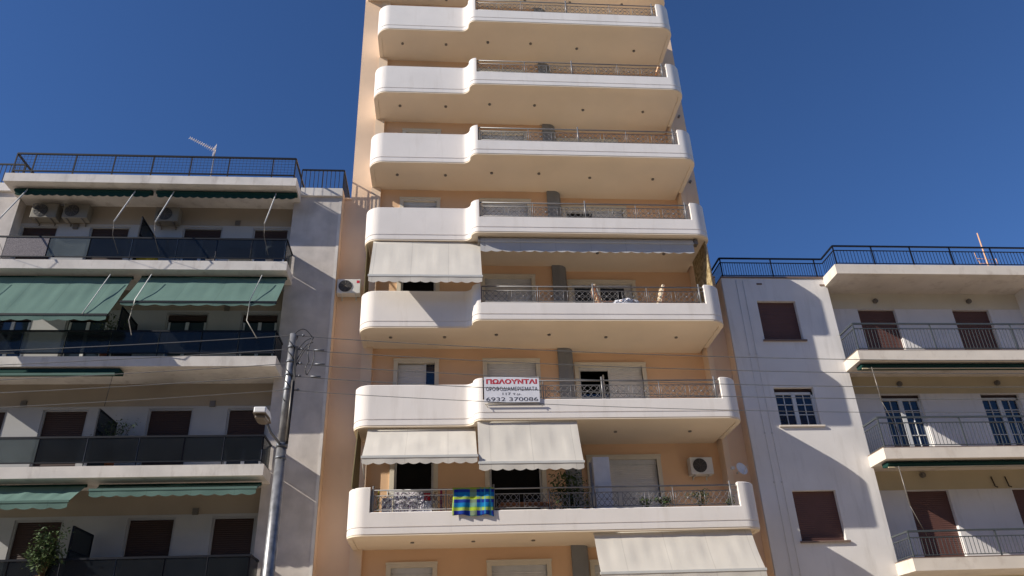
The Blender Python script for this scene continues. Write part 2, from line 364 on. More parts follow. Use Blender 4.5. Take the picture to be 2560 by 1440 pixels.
# far side of the street: unseen blocks added to shape sky fill and bounce
for i, (x0, x1, h) in enumerate(((-62, -38, 19), (-36, -14, 22), (-12, 8, 19), (10, 30, 22), (32, 60, 19))):
    t = thing('apartment_building', 'unseen ochre block added across the street for bounce light, %s' % ('leftmost of the five', 'second of the five', 'middle one of the five', 'fourth of the five', 'last of the five')[i], 'building', ((x0+x1)/2, -40, 0), 'unseen blocks added to shape the light')
    b = MB().box(x0, x1, -48, -36, 0, h); b.build('wall', 'far', t)
    b = MB()
    for k in range(1, int(h/3.1)): b.box(x0+1, x1-1, -35.99, -34.8, k*3.1, k*3.1+0.2); b.box(x0+1, x1-1, -34.85, -34.75, k*3.1+0.21, k*3.1+1.1)
    b.build('balcony', 'stone', t)

# ================================================================ CENTRAL APARTMENT BUILDING
Z0 = 5.44                                   # soffit of the balcony with the towel
def zb(k): return Z0 + 3.0*(k-1)
CB = thing('apartment_building', 'tall apricot and white apartment block with rounded white balconies, between two lower blocks', 'building', (2.73, 5, 0))
D1, D2 = -1.415, -1.91
YL, YR = 0.12, 0.45
XL, XR = -2.30, 8.15
def shutter(x0, x1, z0, z1, y, parent, mat, pitch=0.058, depth=0.008):
    b = MB(); n = max(1, int(round((z1-z0)/pitch))); p = (z1-z0)/n
    for i in range(n):
        a = z0+i*p
        b.face([(x0, y-depth*0.2, a), (x1, y-depth*0.2, a), (x1, y-depth, a+p*0.35), (x0, y-depth, a+p*0.35)])
        b.face([(x0, y-depth, a+p*0.35), (x1, y-depth, a+p*0.35), (x1, y, a+p*0.92), (x0, y, a+p*0.92)])
        b.face([(x0, y, a+p*0.92), (x1, y, a+p*0.92), (x1, y-depth*0.2, a+p), (x0, y-depth*0.2, a+p)])
    return b.build('shutter', mat, parent)
def trim(x0, x1, z0, z1, y, parent, name, wd=0.13, pr=0.045, sill=True):
    """moulded surround, outer size x0..x1 / z1"""
    b = MB()
    b.box(x0, x0+wd, y-pr, y+0.10, z0, z1-wd); b.box(x1-wd, x1, y-pr, y+0.10, z0, z1-wd); b.box(x0, x1, y-pr, y+0.10, z1-wd, z1)
    b.box(x0-0.012, x1+0.012, y-pr-0.02, y, z1-0.045, z1+0.012)
    b.box(x0+wd-0.03, x0+wd, y-0.01, y+0.10, z0, z1-wd); b.box(x1-wd, x1-wd+0.03, y-0.01, y+0.10, z0, z1-wd)
    if sill: b.box(x0-0.03, x1+0.03, y-0.08, y+0.02, z0-0.05, z0)
    return b.build(name, 'trim', parent)
openings = []
def central_opening(k, which, mode):
    """k = storey whose ceiling is balcony k+1"""
    top = zb(k+1) - 0.33; floor = zb(k) + 0.2
    x0, x1, y, z0 = {'small': (-1.65, -0.28, YL, floor+0.95), 'mid': (1.06, 2.83, YL, floor), 'right': (3.95, 6.24, YR, floor)}[which]
    if which == 'small' and k in (1,): z0 = floor
    if k == 1 and which == 'right': x0, x1, top = 4.1, 6.34, top - 0.0
    w_ = 0.13
    hole = (x0+w_-0.02, x1-w_+0.02, z0, top-w_+0.02)
    t = trim(x0, x1, z0, top, y, CB, 'window' if which == 'small' and z0 > floor else 'balcony_door', sill=(which == 'small' and z0 > floor))
    a, b_ = x0+w_, x1-w_; c, d = z0, top-w_
    if mode == 'shut':
        shutter(a, b_, c, d-0.14, y+0.07, t, 'shutw'); MB().box(a, b_, y+0.04, y+0.085, d-0.14, d).build('shutter_box', 'alum', t)
    elif mode == 'gap':
        m_ = a + (b_-a)*0.72
        shutter(a, m_, c, d-0.02, y+0.07, t, 'shutw'); MB().box(m_, m_+0.05, y+0.05, y+0.1, c, d).build('frame', 'alum', t)
        MB().box(m_+0.05, b_, y+0.10, y+0.11, c, d).build('pane', 'blueglass', t)
    elif mode == 'half':
        m_ = a + (b_-a)*0.48
        f = MB(); f.box(a, a+0.06, y+0.05, y+0.11, c, d-0.10); f.box(m_-0.03, m_+0.04, y+0.04, y+0.11, c, d-0.10); f.box(a, b_, y+0.04, y+0.11, d-0.10, d)
        f.box(m_-0.2, m_-0.16, y+0.11, y+0.15, c, d-0.22); f.build('frame', 'alum', t)
        shutter(m_+0.04, b_, c, d-0.1, y+0.07, t, 'shutw')
        MB().box(a+0.06, m_-0.03, y+0.16, y+0.17, c, d-0.85).build('pane', 'blueglass', t)
    elif mode == 'glassdoor':
        m_ = (a+b_)/2
        f = MB(); f.box(a, a+0.09, y+0.05, y+0.11, c, d); f.box(b_-0.25, b_, y+0.05, y+0.11, c, d); f.box(a+0.09, b_-0.25, y+0.05, y+0.11, d-0.1, d); f.box(m_-0.12, m_-0.05, y+0.05, y+0.11, c, d-0.1)
        f.build('frame', 'alum', t); MB().box(a+0.09, b_-0.25, y+0.12, y+0.13, c, d-0.1).build('pane', 'glass', t)
    elif mode == 'dark':
        f = MB(); f.box(a, a+0.06, y+0.05, y+0.11, c, d); f.box(b_-0.06, b_, y+0.05, y+0.11, c, d); f.box(a+0.06, b_-0.06, y+0.05, y+0.11, d-0.08, d)
        f.build('frame', 'alum', t); MB().box(a+0.06, b_-0.06, y+0.2, y+0.21, c, d-0.08).build('pane', 'void', t)
    elif mode == 'halfshut':
        shutter(a, b_, c+1.25, d-0.14, y+0.07, t, 'shutw'); MB().box(a, b_, y+0.04, y+0.085, d-0.14, d).build('shutter_box', 'alum', t)
        MB().box(a+0.02, b_-0.02, y+0.14, y+0.15, c, c+1.3).build('pane', 'glass', t)
    openings.append((hole, y))
MODES = {0: ('shut', 'shut', 'shut'), 1: ('dark', 'dark', 'shut'), 2: ('gap', 'shut', 'half'), 3: ('dark', 'halfshut', 'glassdoor'), 4: ('shut', 'shut', 'half'),
         5: ('shut', 'shut', 'shut'), 6: ('shut', 'shut', 'shut'), 7: ('shut', 'shut', 'shut')}
for k in range(0, 8):
    for wh, mo in zip(('small', 'mid', 'right'), MODES[k]): central_opening(k, wh, mo)
ZTOP = 29.3
# walls: outer strips flush at y=0, recess left at YL, recess right at YR
hl = [h for h, y in openings if y == YL]; hr = [h for h, y in openings if y == YR]
b = MB(); b.wall(XL, 3.42, 2.5, zb(8)+0.1, YL, hl, 0.22); b.wall(3.42, XR, 2.5, zb(8)+0.1, YR, hr, 0.22)
b.face([(3.42, YL, 2.5), (3.42, YR, 2.5), (3.42, YR, 26.5), (3.42, YL, 26.5)])
b.build('recess_wall', 'apricot', CB)
b = MB()
LZ, RZ = 16.92, 14.0
b.box(-3.485, -2.62, 0.0, 11.9, 0, LZ); b.box(-3.27, -2.62, 0.0, 11.9, LZ, ZTOP); b.box(8.32, 8.835, 0.0, 11.9, 0, RZ); b.box(8.32, 8.77, 0.0, 11.9, RZ, ZTOP)
b.box(-2.62, 8.32, 11.5, 11.9, 0, ZTOP); b.box(-2.62, 8.32, 0.1, 0.5, 0, 2.5); b.box(-2.62, 8.32, 0.8, 1.1, zb(8)+0.2, ZTOP)
b.box(-3.27, 8.77, 0.4, 11.9, ZTOP, ZTOP+0.25)
b.build('wall', 'orange', CB)
b = MB(); b.box(-2.62, XL, -0.02, 0.5, 0, 26.5); b.box(XR, 8.32, -0.02, 0.5, 0, 26.5); b.build('pilaster', 'pil', CB)
b = MB()
for k in range(0, 9): b.box(-2.6, 8.3, 0.7, 11.4, zb(k)+0.0, zb(k)+0.2)
b.box(-2.6, 8.3, 5.0, 5.1, 0, 29); b.build('interior', 'dark', CB)
MB().box(-3.487, -3.27, -0.04, 3.0, LZ, LZ+0.06).build('wall_coping', 'orange', CB); MB().box(8.77, 8.837, -0.04, 3.0, RZ, RZ+0.05).build('wall_coping', 'orange', CB)
MB().box(-3.498, -3.487, -0.40, 3, 0, LZ+0.1).build('joint_cover', 'orange', CB); MB().box(8.838, 8.855, -0.40, 3, 0, RZ-0.28).build('joint_cover', 'orange', CB)
# grey rounded column
poly = [(3.40, 0.03)] + arc(3.62, 0.31, 0.28, 270, 360, 8) + [(3.90, YR+0.02), (3.40, YR+0.02)]
for k in range(0, 8): MB().prism(poly, zb(k)+0.2, zb(k+1)+0.02).build('column', 'greycol', CB)

def strip(b, path, nrm, prof, i0, i1):
    """sweep closed profile [(t inward, z)] along path[i0..i1]"""
    n = len(prof); rings = []
    for i in range(i0, i1+1):
        base = len(b.v)
        for (t, z) in prof: b.v.append((path[i][0]-nrm[i][0]*t, path[i][1]-nrm[i][1]*t, z))
        rings.append(base)
    for i in range(len(rings)-1):
        for k in range(n):
            b.f.append([rings[i]+(k+1) % n, rings[i]+k, rings[i+1]+k, rings[i+1]+(k+1) % n])
    b.f.append([rings[0]+k for k in range(n)]); b.f.append([rings[-1]+k for k in reversed(range(n))])
def normals(path):
    out_ = []
    for i in range(len(path)):
        ds = []
        if i > 0: ds.append(Vector((path[i][0]-path[i-1][0], path[i][1]-path[i-1][1])).normalized())
        if i < len(path)-1: ds.append(Vector((path[i+1][0]-path[i][0], path[i+1][1]-path[i][1])).normalized())
        d = sum(ds, Vector((0, 0))).normalized(); out_.append((d.y, -d.x))
    return out_
TLOW, THI = 0.588, 1.222
def path_upper():
    p = [(-2.60, 0.0), (-2.60, D1+0.46)]
    p += arc(-2.14, D1+0.46, 0.46, 180, 270, 14)[1:]
    p += arc(0.45, D1-0.245, 0.245, 90, 0, 8)
    p += arc(0.94, D1-0.245, 0.25, 180, 270, 8)[1:]
    p[-1] = (0.94, D2)
    i_fin = len(p)-1
    p += [(7.66, D2)]; i_r = len(p)-1
    p += arc(7.73, D2+0.49, 0.49, 270, 360, 14)
    p += [(8.22, 0.0)]
    return p, i_fin, i_r
def path_lower():
    p = [(-2.55, 0.0), (-2.55, D2+0.46)] + arc(-2.09, D2+0.46, 0.46, 180, 270, 14)[1:] + [(-1.97, D2)]
    i_fin = len(p)-1
    p += [(7.66, D2)]; i_r = len(p)-1
    p += arc(7.73, D2+0.49, 0.49, 270, 360, 14) + [(8.22, 0.0)]
    return p, i_fin, i_r
def path_top():
    p = [(-3.2, 0.0), (-3.2, -0.45)] + arc(-2.9, -0.45, 0.3, 180, 270, 8)[1:]
    p += [(1.0, -0.75)]; i_fin = len(p)-1
    p += [(7.9, -0.75)]; i_r = len(p)-1
    p += arc(8.2, -0.3, 0.45, 270, 360, 10) + [(8.65, 0.0)]
    return p, i_fin, i_r
def parapet_prof(H):
    return [(0.0, 0.045), (0.0, 0.183), (0.016, 0.19), (0.016, 0.212), (0.0, 0.219), (0.0, H-0.02), (0.02, H), (0.13, H), (0.15, H-0.02), (0.15, 0.19), (0.15, 0.045)]
def scroll_panel(b, x0, x1, y, z0, z1):
    """wrought panel: frame bars, lens-shaped lattice, centre rosette"""
    r = 0.0085
    for x in (x0, x1): b.tube([(x, y, z0), (x, y, z1)], r, 5)
    cx = (x0+x1)/2; cz = (z0+z1)/2; W = (x1-x0)/2; H = (z1-z0)/2
    def wave(xa, xb, za, amp, ph, n=12):
        return [(xa+(xb-xa)*i/n, y, za+amp*math.cos(math.pi*2*i/n*1.0+ph)) for i in range(n+1)]
    q = 4
    for row in (-0.5, 0.5):
        for ph in (0, math.pi):
            pts = []
            for i in range(25):
                t = i/24; pts.append((x0+(x1-x0)*t, y, cz+row*H+H*0.42*math.cos(2*math.pi*t*2+ph)))
            b.tube(pts, r*0.85, 4, False)
    b.tube([(x0, y, cz), (x1, y, cz)], r*0.7, 4, False)
    b.sphere((cx, y, cz), 0.03, 6, 4)
def balcony_railing(bal, xa, xb, y, zbase, posts, tall):
    z = zbase
    b = MB()
    b.tube([(xa, y, z+1.15), (xb, y, z+1.15)], 0.021, 6)
    b.tube([(xa, y, z+1.01), (xb, y, z+1.01)], 0.0115, 5); b.tube([(xa, y, z+TLOW+0.06), (xb, y, z+TLOW+0.06)], 0.0115, 5)
    for x in posts: b.tube([(x, y, z+TLOW-0.02), (x, y, z+1.15)], 0.014, 6)
    for x in tall: b.tube([(x, y+0.0, z+TLOW-0.02), (x, y, z+1.26)], 0.027, 8)
    ed = sorted(set(posts) | set(tall))
    for i in range(len(ed)-1):
        L_ = ed[i+1]-ed[i]; n = max(1, int(round(L_/0.72)))
        for j in range(n):
            a_ = ed[i]+L_*j/n+0.06; c_ = ed[i]+L_*(j+1)/n-0.06
            scroll_panel(b, a_, c_, y, z+TLOW+0.06, z+1.01)
    return b.build('railing', 'steel', bal)
def downlight(bal, x, y, z):
    b = MB(); n = 12; 
    b.tube([(x, y, z+0.02), (x, y, z-0.010)], 0.05, n)
    return b.build('soffit_light', 'lightm', bal)
def make_balcony(kind, z, lights):
    path, i1, i2 = {'upper': path_upper, 'lower': path_lower, 'top': path_top}[kind]()
    nr = normals(path); nr[0] = (-1, 0); nr[-1] = (1, 0)
    bal = node('balcony', CB, (0, 0, 0)); bal.location = Vector((2.8, -0.9, z)) - wloc(CB)
    # slab, with a rim round its soffit
    s_ = MB()
    inner = [(path[i][0]-nr[i][0]*0.15, path[i][1]-nr[i][1]*0.15) for i in range(len(path))]
    inner = [(inner[0][0], YR+0.05)] + inner + [(inner[-1][0], YR+0.05)]
    s_.prism(inner, z+0.02, z+0.2)
    strip(s_, path, nr, [(0.012, 0+z), (0.012, z+0.045), (0.145, z+0.045), (0.145, z), ], 0, len(path)-1)
    s_.build('slab', 'cream', bal)
    pp = MB()
    for (a_, c_, H) in ((0, i1, THI), (i1, i2, TLOW), (i2, len(path)-1, THI)):
        strip(pp, path, nr, [(t, q+z) for (t, q) in parapet_prof(H)], a_, c_)
    pp.build('parapet', 'white', bal)
    yr = path[i1][1]+0.07; x0 = path[i1][0]+0.03; x1 = 7.51
    if kind == 'upper': balcony_railing(bal, x0, x1+0.12, yr, z, [x0, 2.62, 5.9], [4.28, x1])
    elif kind == 'lower': balcony_railing(bal, x0, x1+0.12, yr, z, [x0, -0.05, 2.62, 5.9], [-1.90, 1.18, 3.78, x1-0.05])
    for (x, y) in lights: downlight(bal, x, y, z)
    return bal
LU = [(-1.71, -0.73), (-0.11, -0.75), (1.43, -0.92), (3.02, -0.93), (4.78, -0.76), (6.97, -0.74)]
b1 = make_balcony('lower', zb(1), [(-0.92, -0.9), (0.67, -0.88), (2.26, -0.85)])
b2 = make_balcony('upper', zb(2), LU)
for k in range(3, 8):
    c = copy_tree(b2, CB); c.location = b2.location + Vector((0, 0, 3.0*(k-2)))
b8 = make_balcony('top', zb(8), [(-1.64, -0.2), (-0.11, -0.2), (1.45, -0.3), (3.0, -0.3), (4.8, -0.3), (6.9, -0.3)])
c = copy_tree(b2, CB); c.location = b2.location + Vector((0, 0, -6.0))
# service pipe stubs on the right wall
for z in (17.9, 20.9, 14.9): MB().tube([(8.55, 0.02, z), (8.55, -0.10, z)], 0.045, 8).build('vent_pipe', 'lightm', CB)

# ================================================================ LEFT BUILDING
SIDE = True
LB = thing('apartment_building', 'grey rendered apartment block on the left with smoked glass balconies and green awnings', 'building', (-9.5, 5, 0))
FL = 3.17
def ls(i): return 16.80 - FL*(4-i)           # slab soffit, i = 4 is the roof slab
YW = 0.42
LX0, LX1 = -13.85, -5.15
doors = [(-13.88, -12.66), (-11.67, -10.40), (-8.73, -7.45), (-6.47, -5.30)]
hol = []
for i in range(-1, 4):
    for j, (a, c_) in enumerate(doors):
        fl = ls(i)+0.33; tp = ls(i+1)-0.77
        a = max(a, LX0+0.03)
        hol.append((a, c_, fl, tp))
        f = MB(); y = YW
        f.box(a, a+0.055, y+0.03, y+0.12, fl, tp-0.055); f.box(c_-0.055, c_, y+0.03, y+0.12, fl, tp-0.055); f.box(a, c_, y+0.03, y+0.12, tp-0.055, tp)
        d = f.build('balcony_door', 'framed', LB)
        half = (i == 3 and j in (2, 3)) or (i == 2) or (i == 1 and j == 3)
        if half:
            cut = {3: 0.30, 2: 0.22, 1: 1.15}[i]
            shutter(a+0.055, c_-0.055, tp-0.055-cut, tp-0.09, y+0.06, d, 'shutb')
            MB().box(a+0.07, c_-0.07, y+0.10, y+0.11, fl, tp-0.09-cut).build('pane', 'glass', d)
            MB().box((a+c_)/2-0.05, (a+c_)/2+0.05, y+0.07, y+0.105, fl, tp-0.09-cut).box(a+0.07, a+0.13, y+0.07, y+0.105, fl, tp-0.1-cut).box(c_-0.13, c_-0.07, y+0.07, y+0.105, fl, tp-0.1-cut).build('mullion', 'alum', d)
        else: shutter(a+0.055, c_-0.055, fl, tp-0.055, y+0.09, d, 'shutb')
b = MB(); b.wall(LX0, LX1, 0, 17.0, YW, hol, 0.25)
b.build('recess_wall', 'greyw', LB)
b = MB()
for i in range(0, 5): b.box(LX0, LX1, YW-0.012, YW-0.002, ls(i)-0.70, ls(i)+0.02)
b.build('bounce_tint_band', 'lbounce', LB)  # thin sheet painting shade and warm bounce onto the wall above the doors
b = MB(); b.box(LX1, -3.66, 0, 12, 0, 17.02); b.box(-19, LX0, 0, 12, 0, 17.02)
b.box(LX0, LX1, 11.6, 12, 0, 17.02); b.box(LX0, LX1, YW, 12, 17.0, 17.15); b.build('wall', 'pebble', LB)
b = MB(); b.box(-3.66, -3.575, -0.012, 12, 0, 17.02); b.build('corner_band', 'stone', LB)
MB().box(LX1+0.2, -3.565, -0.10, 11.9, 17.02, 17.33).build('roof_coping', 'stone', LB); MB().box(-19, LX0-0.1, -0.10, 11.9, 17.02, 17.33).build('roof_coping', 'stone', LB)
b = MB()
for i in range(-1, 4): b.box(LX0, LX1, YW+0.6, 11.5, ls(i)+0.1, ls(i)+0.3)
b.box(LX0, LX1, 4, 4.1, 0, 16.9); b.build('interior', 'dark', LB)
def flat(b, x0, x1, y0, z0, z1, y1=0.38):
    b.box(x0, x1, y0, y1, z0, z1)
for i in range(0, 5):
    z = ls(i); bal = node('roof_slab' if i == 4 else 'balcony', LB); x1 = -4.93
    bal.location = T((-9.4, -0.5, z)) - wloc(LB)
    s_ = MB(); x0 = -13.95
    s_.box(x0, x1, -0.92, YW-0.01, z, z+0.31)
    s_.build('slab', 'stone', bal)
    if i < 4:
        r_ = MB(); zt = z+1.10; zl = z+0.41
        r_.box(x0+0.3, x1-0.06, -0.93, -0.89, zt-0.02, zt+0.03); r_.box(x0+0.3, x1-0.06, -0.925, -0.895, zl-0.015, zl+0.015)
        r_.box(x1-0.10, x1-0.06, -0.89, 0.0, zt-0.02, zt+0.03); r_.box(x1-0.095, x1-0.065, -0.89, 0.0, zl-0.015, zl+0.015)
        xs = [-13.3, -12.04, -10.85, -9.62, -8.28, -7.1, -6.05, -5.02]
        for x in xs: r_.box(x-0.010, x+0.010, -0.90, -0.88, z+0.31, zt)
        r_.build("railing", "rail", bal)
        for k_ in range(len(xs)-1):
            pale = (i, k_) in ((3, 1), (2, 1), (1, 1), (1, 0))
            MB().box(xs[k_]+0.02, xs[k_+1]-0.02, -0.915, -0.905, zl+0.02, zt-0.025).build('glass_panel', 'terr' if (i, k_) == (3, 0) else ('smoke2' if pale else 'smoke'), bal)
        MB().box(x1-0.085, x1-0.075, -0.88, -0.03, zl+0.02, zt-0.025).build('glass_panel', 'smoke', bal)
        # divider between flats
        dv = MB(); dz = z+0.33; dt = dz+1.62
        dv.box(-9.55, -9.51, -0.84, -0.80, dz, dt); dv.box(-9.55, -9.51, 0.34, 0.38, dz, dt); dv.box(-9.55, -9.51, -0.80, 0.34, dt-0.04, dt); dv.box(-9.55, -9.51, -0.80, 0.34, dz+1.0, dz+1.04)
        dd = dv.build('divider_frame', 'rail', bal); 
        MB().box(-9.535, -9.525, -0.80, 0.34, dz, dt-0.04).build('divider_panel', 'smoke', bal)
# roof railing: mesh between posts
r_ = MB(); z = 17.11; zt = z+0.80; y = -0.88
for (p, q_) in (((-13.78, y, zt), (-5.03, y, zt)), ((-13.78, y, zt), (-13.78, 2.2, zt)), ((-5.03, y, zt), (-5.03, 1.4, zt))): r_.obox(p, q_, 0.05, 0.055)
for (p, q_) in (((-13.78, y, z+0.12), (-5.03, y, z+0.12)), ((-13.78, y, z+0.12), (-13.78, 2.2, z+0.12)), ((-5.03, y, z+0.12), (-5.03, 1.4, z+0.12))): r_.obox(p, q_, 0.04, 0.04)
for x in [-13.78, -13.2, -11.95, -10.75, -9.55, -8.35, -7.15, -5.75, -5.03]: r_.box(x-0.017, x+0.017, y-0.017, y+0.017, z, zt)
for yy in (0.2, 1.3, 2.2):
    r_.box(-13.795, -13.765, yy-0.015, yy+0.015, z, zt)
    if yy < 1.4: r_.box(-5.045, -5.015, yy-0.015, yy+0.015, z, zt)
r_.build('roof_railing', 'rail', LB)
r_ = MB()
for k_ in range(1, 6): r_.box(-13.78, -5.03, y-0.003, y+0.003, z+0.12+k_*0.112-0.003, z+0.12+k_*0.112+0.003)
n = 78
for k_ in range(n): x = -13.78+8.75*k_/n; r_.box(x-0.003, x+0.003, y-0.003, y+0.003, z+0.12, zt)
for k_ in range(30): yy = y+0.1*k_; r_.box(-13.783, -13.777, yy-0.003, yy+0.003, z+0.12, zt)
for k_ in range(22): yy = y+0.1*k_; r_.box(-5.033, -5.027, yy-0.003, yy+0.003, z+0.12, zt)
r_.build('railing_mesh', 'rail', LB)
for (xa, xb) in ((-4.98, -3.57), (-18.5, -13.98)):
    r_ = MB(); z = 17.33; zt = 18.13
    r_.obox((xa, -0.02, zt), (xb, -0.02, zt), 0.045, 0.05)
    k_ = 0; x = xa
    while x <= xb+1e-6:
        r_.box(x-0.009, x+0.009, -0.03, -0.012, z, zt); x += 0.14
    for x in (xa, xb, (xa+xb)/2): r_.box(x-0.016, x+0.016, -0.036, -0.004, z, zt)
    if xb > -5: r_.obox((xb, -0.02, zt), (xb, 2.5, zt), 0.045, 0.05); [r_.box(xb-0.009, xb+0.009, y_*0.14, y_*0.14+0.018, z, zt) for y_ in range(1, 18)]
    r_.build('roof_railing', 'rail', LB)
for (x, z) in [(-12.12, 15.98), (-7.0, 16.2), (-6.93, 13.0), (-12.25, 9.85), (-6.93, 9.82), (-6.95, 6.66)]:
    v_ = MB(); v_.box(x-0.08, x+0.08, YW-0.05, YW, z-0.09, z+0.09)
    for q_ in range(4): v_.box(x-0.07, x+0.07, YW-0.06, YW-0.05, z-0.07+q_*0.04, z-0.055+q_*0.04)
    v_.build('air_vent', 'lightm', LB)
# clothes-line brackets and short ties seen at the right ends of the balconies
for i in range(0, 4):
    z = ls(i)
    for dz in (): MB().tube([(-5.0, -0.9, z+dz), (-4.9, -0.5, z+dz+0.05), (-4.82, -0.02, z+dz+0.02)], 0.018, 5).build('tie_rod', 'rail', LB)

# ================================================================ RIGHT BUILDING
RB = thing('apartment_building', 'white apartment block on the right with brown shutters and square balconies', 'building', (15, 5, 0))
FR = 3.10
def rs(i): return 13.69 - FR*(3-i) + (0.03 if i < 3 else 0)
YWr = 0.48
RX0, RX1 = 12.66, 19.66
pw = [(10.12, 11.42, 11.72, 13.14), (10.08, 11.36, 8.85, 10.09), (10.00, 11.32, 5.42, 6.86), (10.0, 11.3, 2.4, 3.75)]
hol = []
for n_, (a, c_, z0, z1) in enumerate(pw):
    hol.append((a, c_, z0, z1))
    f = MB(); f.box(a-0.06, c_+0.09, -0.06, 0.10, z0-0.05, z0); d = f.build('window', 'brownedge' if n_ != 1 else 'rslab', RB)
    if n_ == 1:
        fr = MB(); fr.box(a, a+0.07, 0.12, 0.17, z0, z1-0.12); fr.box(c_-0.07, c_, 0.12, 0.17, z0, z1-0.12); fr.box(a, c_, 0.12, 0.17, z1-0.2, z1-0.12); fr.box(a, c_, 0.12, 0.17, z0, z0+0.06)
        mx_ = (a+c_)/2; fr.box(mx_-0.06, mx_+0.06, 0.115, 0.17, z0, z1-0.12)
        for (xa, xb) in ((a+0.07, mx_-0.06), (mx_+0.06, c_-0.07)):
            fr.box((xa+xb)/2-0.012, (xa+xb)/2+0.012, 0.13, 0.16, z0, z1-0.12)
            for t in (1, 2): zz = z0+0.06+(z1-0.26-z0)*t/3; fr.box(xa, xb, 0.13, 0.16, zz-0.012, zz+0.012)
        fr.build('frame', 'alum', d); MB().box(a, c_, 0.165, 0.175, z0, z1-0.12).build('pane', 'blueglass', d)
        MB().box(a, c_, 0.14, 0.2, z1-0.12, z1).build('shutter_box', 'shutb', d)
    elif n_ == 2: shutter(a, c_, z0+0.0, z1, 0.13, d, 'shutr')
    else: shutter(a, c_, z0, z1, 0.13, d, 'shutr')
b = MB(); b.wall(9.05, RX0, 0, 14.0, 0, hol, 0.25); b.face([(RX0, 0, 0), (RX0, YWr, 0), (RX0, YWr, 14), (RX0, 0, 14)])
b.box(9.05, RX0, 11.6, 12, 0, 14.0); b.face([(9.05, 0, 0), (9.05, 0, 14), (9.05, 12, 14), (9.05, 12, 0)]); b.box(RX1, 26, 0, 12, 0, 14.0)
b.box(9.06, 26, 0.3, 12, 13.9, 14.03)
b.build('wall', 'rwhite', RB)
b = MB().box(9.05, RX0-0.05, -0.03, 0.3, 14.0, 14.06); b.build('roof_edge', 'brownedge', RB)
rd = [(13.80, 15.12), (17.17, 18.50)]
hol2 = []
for i in range(-1, 3):
    fl = rs(i)+0.33; tp = rs(i+1)-0.60
    for j, (a, c_) in enumerate(rd):
        hol2.append((a, c_, fl, tp))
        d = MB().box(a-0.05, c_+0.05, YWr-0.05, YWr+0.1, fl-0.03, fl+0.02).build('balcony_door', 'brownedge', RB)
        if i == 1:
            z0, z1 = fl+0.02, tp-0.10
            fr = MB(); y0_, y1_ = YWr+0.11, YWr+0.16
            fr.box(a, a+0.07, y0_, y1_, z0, z1); fr.box(c_-0.07, c_, y0_, y1_, z0, z1); fr.box(a, c_, y0_, y1_, z1-0.08, z1); mx_ = (a+c_)/2; fr.box(mx_-0.07, mx_+0.07, y0_-0.005, y1_, z0, z1)
            for (xa, xb) in ((a+0.07, mx_-0.07), (mx_+0.07, c_-0.07)):
                fr.box((xa+xb)/2-0.012, (xa+xb)/2+0.012, y0_+0.01, y1_-0.005, z0, z1)
                for t in range(1, 5): zz = z0+(z1-z0)*t/5; fr.box(xa, xb, y0_+0.01, y1_-0.005, zz-0.012, zz+0.012)
            fr.build('frame', 'alum', d); MB().box(a, c_, y1_-0.003, y1_+0.005, z0, z1).build('pane', 'blueglass', d)
            MB().box(a, c_, YWr+0.12, YWr+0.2, z1, tp).build('shutter_box', 'shutb', d)
        else: shutter(a, c_, fl+0.02, tp, YWr+0.12, d, 'shutr')
b = MB()
b.wall(RX0, RX1, 0, 13.9, YWr, hol2, 0.25); b.build('recess_wall', 'rwhite', RB)
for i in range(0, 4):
    tp = rs(i)-0.60; MB().box(RX0+0.0, RX1, YWr-0.012, YWr-0.002, tp+0.02, rs(i)+0.02).build('bounce_tint_band', 'rochre' if i < 3 else 'rochre2', RB)  # warm reflected light over the doors, put into the band's colour
b = MB()
for i in range(-1, 3): b.box(9.3, 25.9, 1.0, 11.5, rs(i)+0.1, rs(i)+0.3)
b.box(9.3, 25.9, 4, 4.1, 0, 13.8); b.build('interior', 'dark', RB)
def bar_rail(b, x0, x1, y, z0, z1, post, step=0.115, double=False, back=0.0):
    b.obox((x0, y, z1), (x1, y, z1), 0.045, 0.05); b.obox((x0, y, z0+0.06), (x1, y, z0+0.06), 0.03, 0.02); b.obox((x0, y, z1-0.17), (x1, y, z1-0.17), 0.03, 0.025)
    x = x0
    while x < x1: b.box(x-0.006, x+0.006, y-0.006, y+0.006, z0+0.06, z1-0.17); x += step
    for x in post: b.box(x-0.017, x+0.017, y-0.017, y+0.017, z0, z1)
    b.obox((x0, y, z1), (x0, back, z1), 0.045, 0.05); b.obox((x0, y, z0+0.06), (x0, back, z0+0.06), 0.03, 0.02); b.obox((x0, y, z1-0.17), (x0, back, z1-0.17), 0.03, 0.025)
    yy = y
    while yy < back: b.box(x0-0.006, x0+0.006, yy-0.006, yy+0.006, z0+0.06, z1-0.17); yy += step
for i in range(0, 4):
    z = rs(i); bal = node('roof_slab' if i == 3 else 'balcony', RB); bal.location = T((16, -0.5, z)) - wloc(RB)
    xl = 12.62
    t_ = 0.35 if i == 3 else 0.33
    s_ = MB().box(xl-0.04, 19.8 if i < 3 else 26, -0.90, YWr-0.01, z, z+t_); s_.build('slab', 'rslab', bal)
    if i < 3:
        MB().box(xl-0.045, 19.8, -0.905, YWr-0.02, z+t_+0.002, z+t_+0.022).build('floor_edge', 'brownedge', bal)
        r_ = MB(); bar_rail(r_, xl+0.04, 19.7, -0.86, z+t_+0.02, z+t_+(0.93 if i else 0.72), [xl+0.04, 15.2, 17.9, 19.7], 0.115, True, -0.02)
        r_.build('railing', 'railr', bal)
    else:
        r_ = MB(); bar_rail(r_, xl+0.06, 25.9, -0.86, z+t_, z+t_+0.72, [12.68, 14.0, 15.35, 16.75, 18.2, 19.6, 21, 22.4], 0.115, True, 0.0); r_.build('railing', 'rail', bal)
        r_ = MB(); bar_rail(r_, 9.1, 12.66, -0.01, z+t_, z+t_+0.72, [9.12, 10.87, 12.4], 0.085, True, 3.0); r_.build('railing', 'rail', bal)
